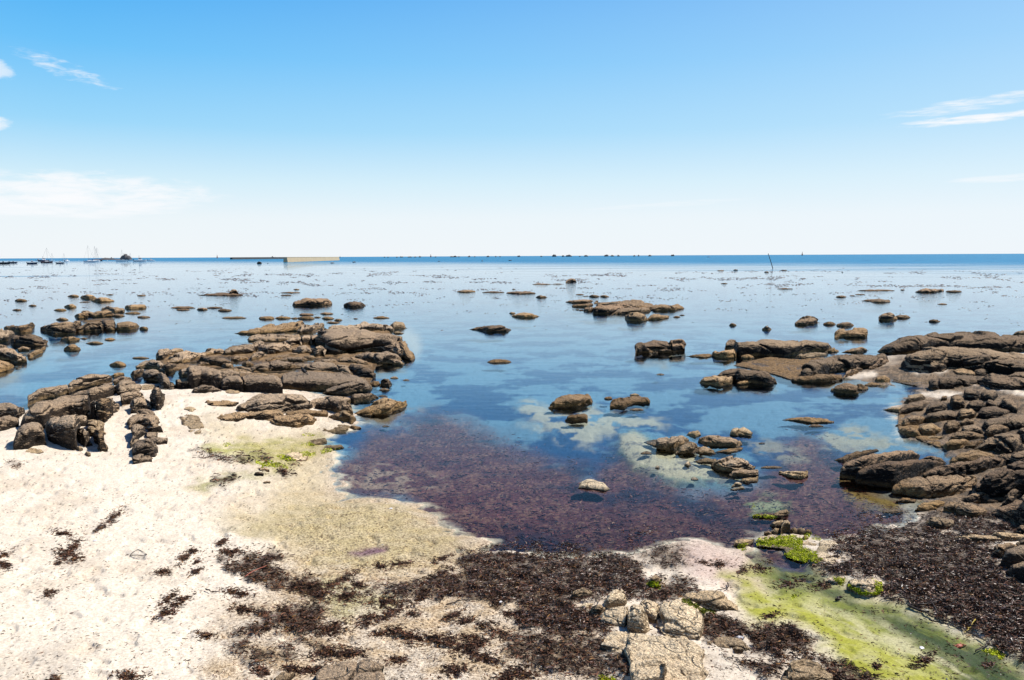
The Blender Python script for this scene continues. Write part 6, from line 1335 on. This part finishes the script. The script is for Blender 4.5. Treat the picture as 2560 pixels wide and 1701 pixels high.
for k, (f, cx, w_, h_, lb) in enumerate(lbs):
    s_ = FR[f][2]; px = FR[f][0]+cx*s_
    if h_ >= 15: lab = {980: 'tallest peaked reef rock on the horizon at picture centre', 1113: 'broad flat reef rock on the horizon right of the tallest peak', 1460: 'broad humped reef rock on the horizon, left of a cluster of three'}[cx]
    elif cx == 2070: lab = 'lone last reef rock at the right end of the horizon reef'
    elif cx == 652 and f == 'C5': lab = 'lone rounded reef rock on the horizon left of the tallest peak'
    elif cx in (1516,): lab = 'middle reef rock of the cluster of three on the horizon'
    elif cx in (1571,): lab = 'right reef rock of the cluster of three on the horizon'
    elif cx == 1636: lab = 'round dark reef rock on the horizon right of the breakwater'
    elif cx == 2132: lab = 'peaked reef rock on the horizon half way from breakwater to the tallest peak'
    else: lab = 'small low reef rock breaking the horizon line'
    far_rock(px, hzy(px)+2, w_*s_*1.15, h_*s_, lab)
for cx, w_, h_, lab in [(445,34,9,'small reef rock on the horizon behind the dark breakwater'),(470,22,5,'low reef rock beside the one behind the dark breakwater')]:
    px = 560+cx*.27119; far_rock(px, hzy(px)+2, w_*.27119, h_*.27119, lab)
# islet with a stack of rocks behind the boats
for cx, w_, h_, lab, nm in [(1160,100,34,'rocky islet with a tall crag behind the moored boats','main'),(1143,22,42,'crag standing on the rocky islet','crag'),(1190,50,22,'right shoulder of the rocky islet','sh'),(1035,40,8,'low rock left of the rocky islet','l'),(960,70,10,'long low reef between the boats and the islet','l2'),(990,260,4,'flat skerry joining the low reef to the islet','l3')]:
    px = cx*.27119; D = 1300.0
    far_rock(px, hzy(px)+3, w_*.27119, h_*.27119, lab, D, 'reef', 'rocks of the islet behind the boats')

# ------------------------------------------------------------------ breakwater
def wall(pa, pb, h, w_, mat, label, name):
    A = at(*pa); B = at(*pb); A = Vector(A); B = Vector(B); d = (B-A); L = d.length; d.normalize(); nrm = Vector((-d.y, d.x, 0))
    if nrm.dot(A) < 0: nrm = -nrm
    r_ = empty(name, A); tag(r_, label, 'breakwater')
    def pt(s_, t_, z): q = d*s_+nrm*t_; return (q.x, q.y, z)
    n = 14; rings = []
    for k in range(n+1):
        s_ = L*k/n; j = 0.0
        rings.append([pt(s_, -.5, -1), pt(s_, 0.0, h), pt(s_, w_, h), pt(s_, w_+.3, -1)])
    MB().loft(rings).build('wall', M[mat], r_)
    MB().loft([[pt(s_, -.12, h+.01), pt(s_, -.12, h+.22), pt(s_, w_*.3, h+.22), pt(s_, w_*.3, h+.01)] for s_ in (0.2, L-.2)]).build('coping', M[mat], r_)
    return r_
wall(fr('C6', [(582, 206)])[0], fr('C6', [(1062, 189)])[0], 2.75, 2.0, 'concrete', 'sunlit pale concrete breakwater section right of the dark one', 'breakwater')
o = wall(fr('C6', [(76, 181)])[0], fr('C6', [(900, 172)])[0], 2.8, 3.0, 'concdark', 'long dark breakwater wall behind and left of the sunlit section', 'breakwater')

# beacons
def beacon(px, pyb, hpx, wpx, mat, label):
    A = Vector(at(px, pyb)); D = math.hypot(A.x, A.y); k = D/FPX
    if D > 3000: A = A*(3000/D); k = 3000/FPX; D = 3000
    r_ = empty('beacon', A); tag(r_, label, 'beacon'); h_ = hpx*k; w_ = wpx*k
    MB().tube([(0, 0, -1), (0, 0, h_*.2), (0, 0, h_*.55)], [w_*.5, w_*.45, w_*.3], 10).build('base', M[mat], r_)
    MB().tube([(0, 0, h_*.55), (0, 0, h_)], w_*.1, 8).build('mast', M[mat], r_)
    MB().tube([(0, 0, h_*.72), (0, 0, h_*.9)], [w_*.32, w_*.03], 8).build('topmark', M[mat], r_)
beacon(2005.5, 637.5, 9, 3.2, 'rust', 'small beacon tower on the horizon right of the leaning pole')
beacon(1077, 641.5, 7.5, 3.5, 'rust', 'small red and dark beacon among the reef rocks left of centre')
beacon(543, 645, 9, 2.6, 'rust', 'slim buoy shaped beacon left of the dark breakwater')
beacon(850, 639.5, 4, 2.4, 'concdark', 'tiny beacon just above the right end of the breakwater')
# ------------------------------------------------------------------ boats
def hull_rings(L, B, Hh, rake=0.1):
    rings = []
    for k in range(11):
        u = k/10; x_ = (u-.5)*L
        b = B/2*(1-max(0, (u-.45)/.55)**2.2)*(0.82+.18*min(1, u*4)); sh = Hh*(1+0.25*(u-.3)**2+0.25*max(0, u-.6)); kx = x_+rake*L*max(0, u-.6)
        pts = []
        for t_ in (1, .95, .7, .35, 0, -.35, -.7, -.95, -1):
            z = -0.25*Hh+(sh+.25*Hh)*abs(t_)**2.2
            pts.append((kx if abs(t_) > .9 else x_, b*t_*(1 if abs(t_) > .6 else 1.0), z))
        rings.append(pts)
    return rings
def boat(f, cx, cyb, wpx, kind, hullm, label, mastpx=0, rz=0.0, D=None):
    s_ = FR[f][2]; px, py = FR[f][0]+cx*s_, FR[f][1]+cyb*s_
    A = Vector(at(px, py)); d_ = math.hypot(A.x, A.y)
    if d_ > 1100: A = A*(1100/d_); d_ = 1100
    k = d_/FPX; L = wpx*s_*k; B = L*.3; Hh = L*(.13 if kind == 'sail' else .15)
    face = math.atan2(A.y, A.x)-math.pi/2
    r_ = empty('sailboat' if kind == 'sail' else ('dinghy' if kind == 'dinghy' else 'motorboat'), A, face+rz+(math.pi if cx % 2 else 0)); tag(r_, label, {'sail': 'sailboat', 'dinghy': 'dinghy'}.get(kind, 'motorboat'), 'boats moored off the breakwater')
    MB().loft(hull_rings(L, B, Hh)).build('hull', M[hullm], r_)
    MB().loft([[(x_, -B*.36*q, Hh*.98), (x_, B*.36*q, Hh*.98), (x_, B*.36*q, Hh*1.08), (x_, -B*.36*q, Hh*1.08)] for x_, q in ((-.46*L, 1), (.1*L, 1), (.4*L, .35))]).build('deck', M['white' if kind != 'dinghy' else 'alu'], r_)
    if kind == 'sail':
        MB().loft([[(-.15*L, -B*.22, Hh), (-.15*L, B*.22, Hh), (-.13*L, B*.2, Hh*1.6), (-.13*L, -B*.2, Hh*1.6)], [(.2*L, -B*.15, Hh), (.2*L, B*.15, Hh), (.14*L, B*.12, Hh*1.45), (.14*L, -B*.12, Hh*1.45)]]).build('cabin', M['white'], r_)
        mh = mastpx*s_*k
        MB().tube([(.08*L, 0, Hh), (.07*L, 0, mh)], max(.05, .16*k), 6).build('mast', M['alu'], r_)
        MB().tube([(.07*L, 0, Hh*2.1), (-.36*L, 0, Hh*2.0)], .07*L*.3, 6).build('boom', M['canvas'], r_)
        MB().tube([(.07*L, 0, mh*.98), (.49*L, 0, Hh*1.2)], .02+.04*k, 4).tube([(.07*L, 0, mh*.98), (-.48*L, 0, Hh*1.1)], .02+.04*k, 4).build('rigging', M['alu'], r_)
    elif kind == 'cabin':
        MB().loft([[(-.12*L, -B*.3, Hh), (-.12*L, B*.3, Hh), (-.1*L, B*.27, Hh*2.4), (-.1*L, -B*.27, Hh*2.4)], [(.22*L, -B*.24, Hh), (.22*L, B*.24, Hh), (.1*L, B*.2, Hh*2.4), (.1*L, -B*.2, Hh*2.4)]]).build('cabin', M['white'], r_)
        MB().box((0.02*L, 0, Hh*1.95), (.21*L, B*.56, Hh*.38)).build('window', M['glassd'], r_)
        MB().tube([(-.05*L, 0, Hh*2.4), (-.05*L, 0, Hh*3.6)], .03*L*.4, 5).build('mast', M['alu'], r_)
        MB().box((-.5*L, 0, Hh*1.0), (.07*L, B*.2, Hh*1.0)).build('outboard_motor', M['blackp'], r_)
    else:
        MB().box((.05*L, 0, Hh*1.45), (.12*L, B*.35, Hh*.75)).build('console', M['alu'], r_)
        MB().box((-.5*L, 0, Hh*1.15), (.07*L, B*.2, Hh*1.1)).build('outboard_motor', M['blackp'], r_)
        MB().box((-.15*L, 0, Hh*1.2), (.1*L, B*.7, Hh*.2)).build('seat', M['white'], r_)
    return r_
for a in [('C0',825,206,85,'sail','white','leftmost white sailboat in the cluster of tall masts',136,.1),('C0',872,203,80,'sail','white','white sailboat in the middle of the cluster of tall masts',128,.25),('C0',884,199,60,'sail','white','sailboat half hidden in the cluster of tall masts',104,-.3),('C0',905,197,62,'sail','navy','rightmost sailboat in the cluster of tall masts',112,-.1),
          ('C0',430,212,82,'sail','maroon','dark hulled sailboat with a leaning mast at the left',118,0),('C0',478,182,36,'sail','white','small distant sailboat right of the dark hulled one',58,.2),('C0',588,179,34,'sail','white','small distant sailboat above the white motorboat',58,0),('C0',1124,181,34,'sail','white','distant sailboat just left of the rocky islet',88,.1),('C0',1205,180,30,'sail','white','distant sailboat at the right edge of the rocky islet',60,.1)]:
    boat(a[0], a[1], a[2], a[3], a[4], a[5], a[6], a[7], a[8])
for a in [('C0',35,222,78,'dinghy','blackp','black dinghy at the far left edge',.1),('C0',118,216,62,'dinghy','navy','dark dinghy second from the left edge',.2),('C0',296,222,70,'cabin','navy','dark hulled motorboat between the dinghies and the dark sailboat',0),('C0',552,219,56,'cabin','navy','dark hulled motorboat in front of the white one',.1),
          ('C0',618,203,56,'cabin','white','white motorboat behind the dark hulled one',.9),('C0',402,200,78,'cabin','navy','motorboat just behind the dark hulled sailboat',.2),('C0',354,182,36,'cabin','white','small distant white motorboat at the left',.1),('C0',1125,201,92,'dinghy','white','long low white boat below the rocky islet',0),
          ('C0',1197,193,52,'dinghy','white','small white boat right of the long low one',.1),('C0',1290,203,98,'cabin','white','largest white motorboat with a wheelhouse, right of the islet',0),('C0',1392,196,54,'cabin','white','last white motorboat at the right of the moorings',.1)]:
    boat(a[0], a[1], a[2], a[3], a[4], a[5], a[6], 0, a[7])
boat('C7', 92, 99.5, 22, 'cabin', 'white', 'tiny white boat on the horizon right of the reef', 0, 0)
# mooring buoys
for i, (x_, y_) in enumerate([(66,190),(120,188),(196,213),(155,216),(990,192),(725,186),(636,208),(1163,203),(1428,197),(1240,200)]):
    A = Vector(at(*fr('C0', [(x_, y_)])[0])); D = A.length; k = D/FPX
    if D > 1000: A *= 1000/D; k = 1000/FPX
    rings = [[(math.cos(t_)*math.cos(a_)*.7*k*1.2, math.sin(t_)*math.cos(a_)*.7*k*1.2, math.sin(a_)*.7*k*1.1) for t_ in np.linspace(0, 2*math.pi, 10, endpoint=False)] for a_ in np.linspace(-1.5, 1.5, 7)]
    o = MB().loft(rings).build('mooring_buoy', M['white'], None, True); o.location = A; tag(o, 'small round white mooring buoy among the boats', 'buoy', 'mooring buoys')
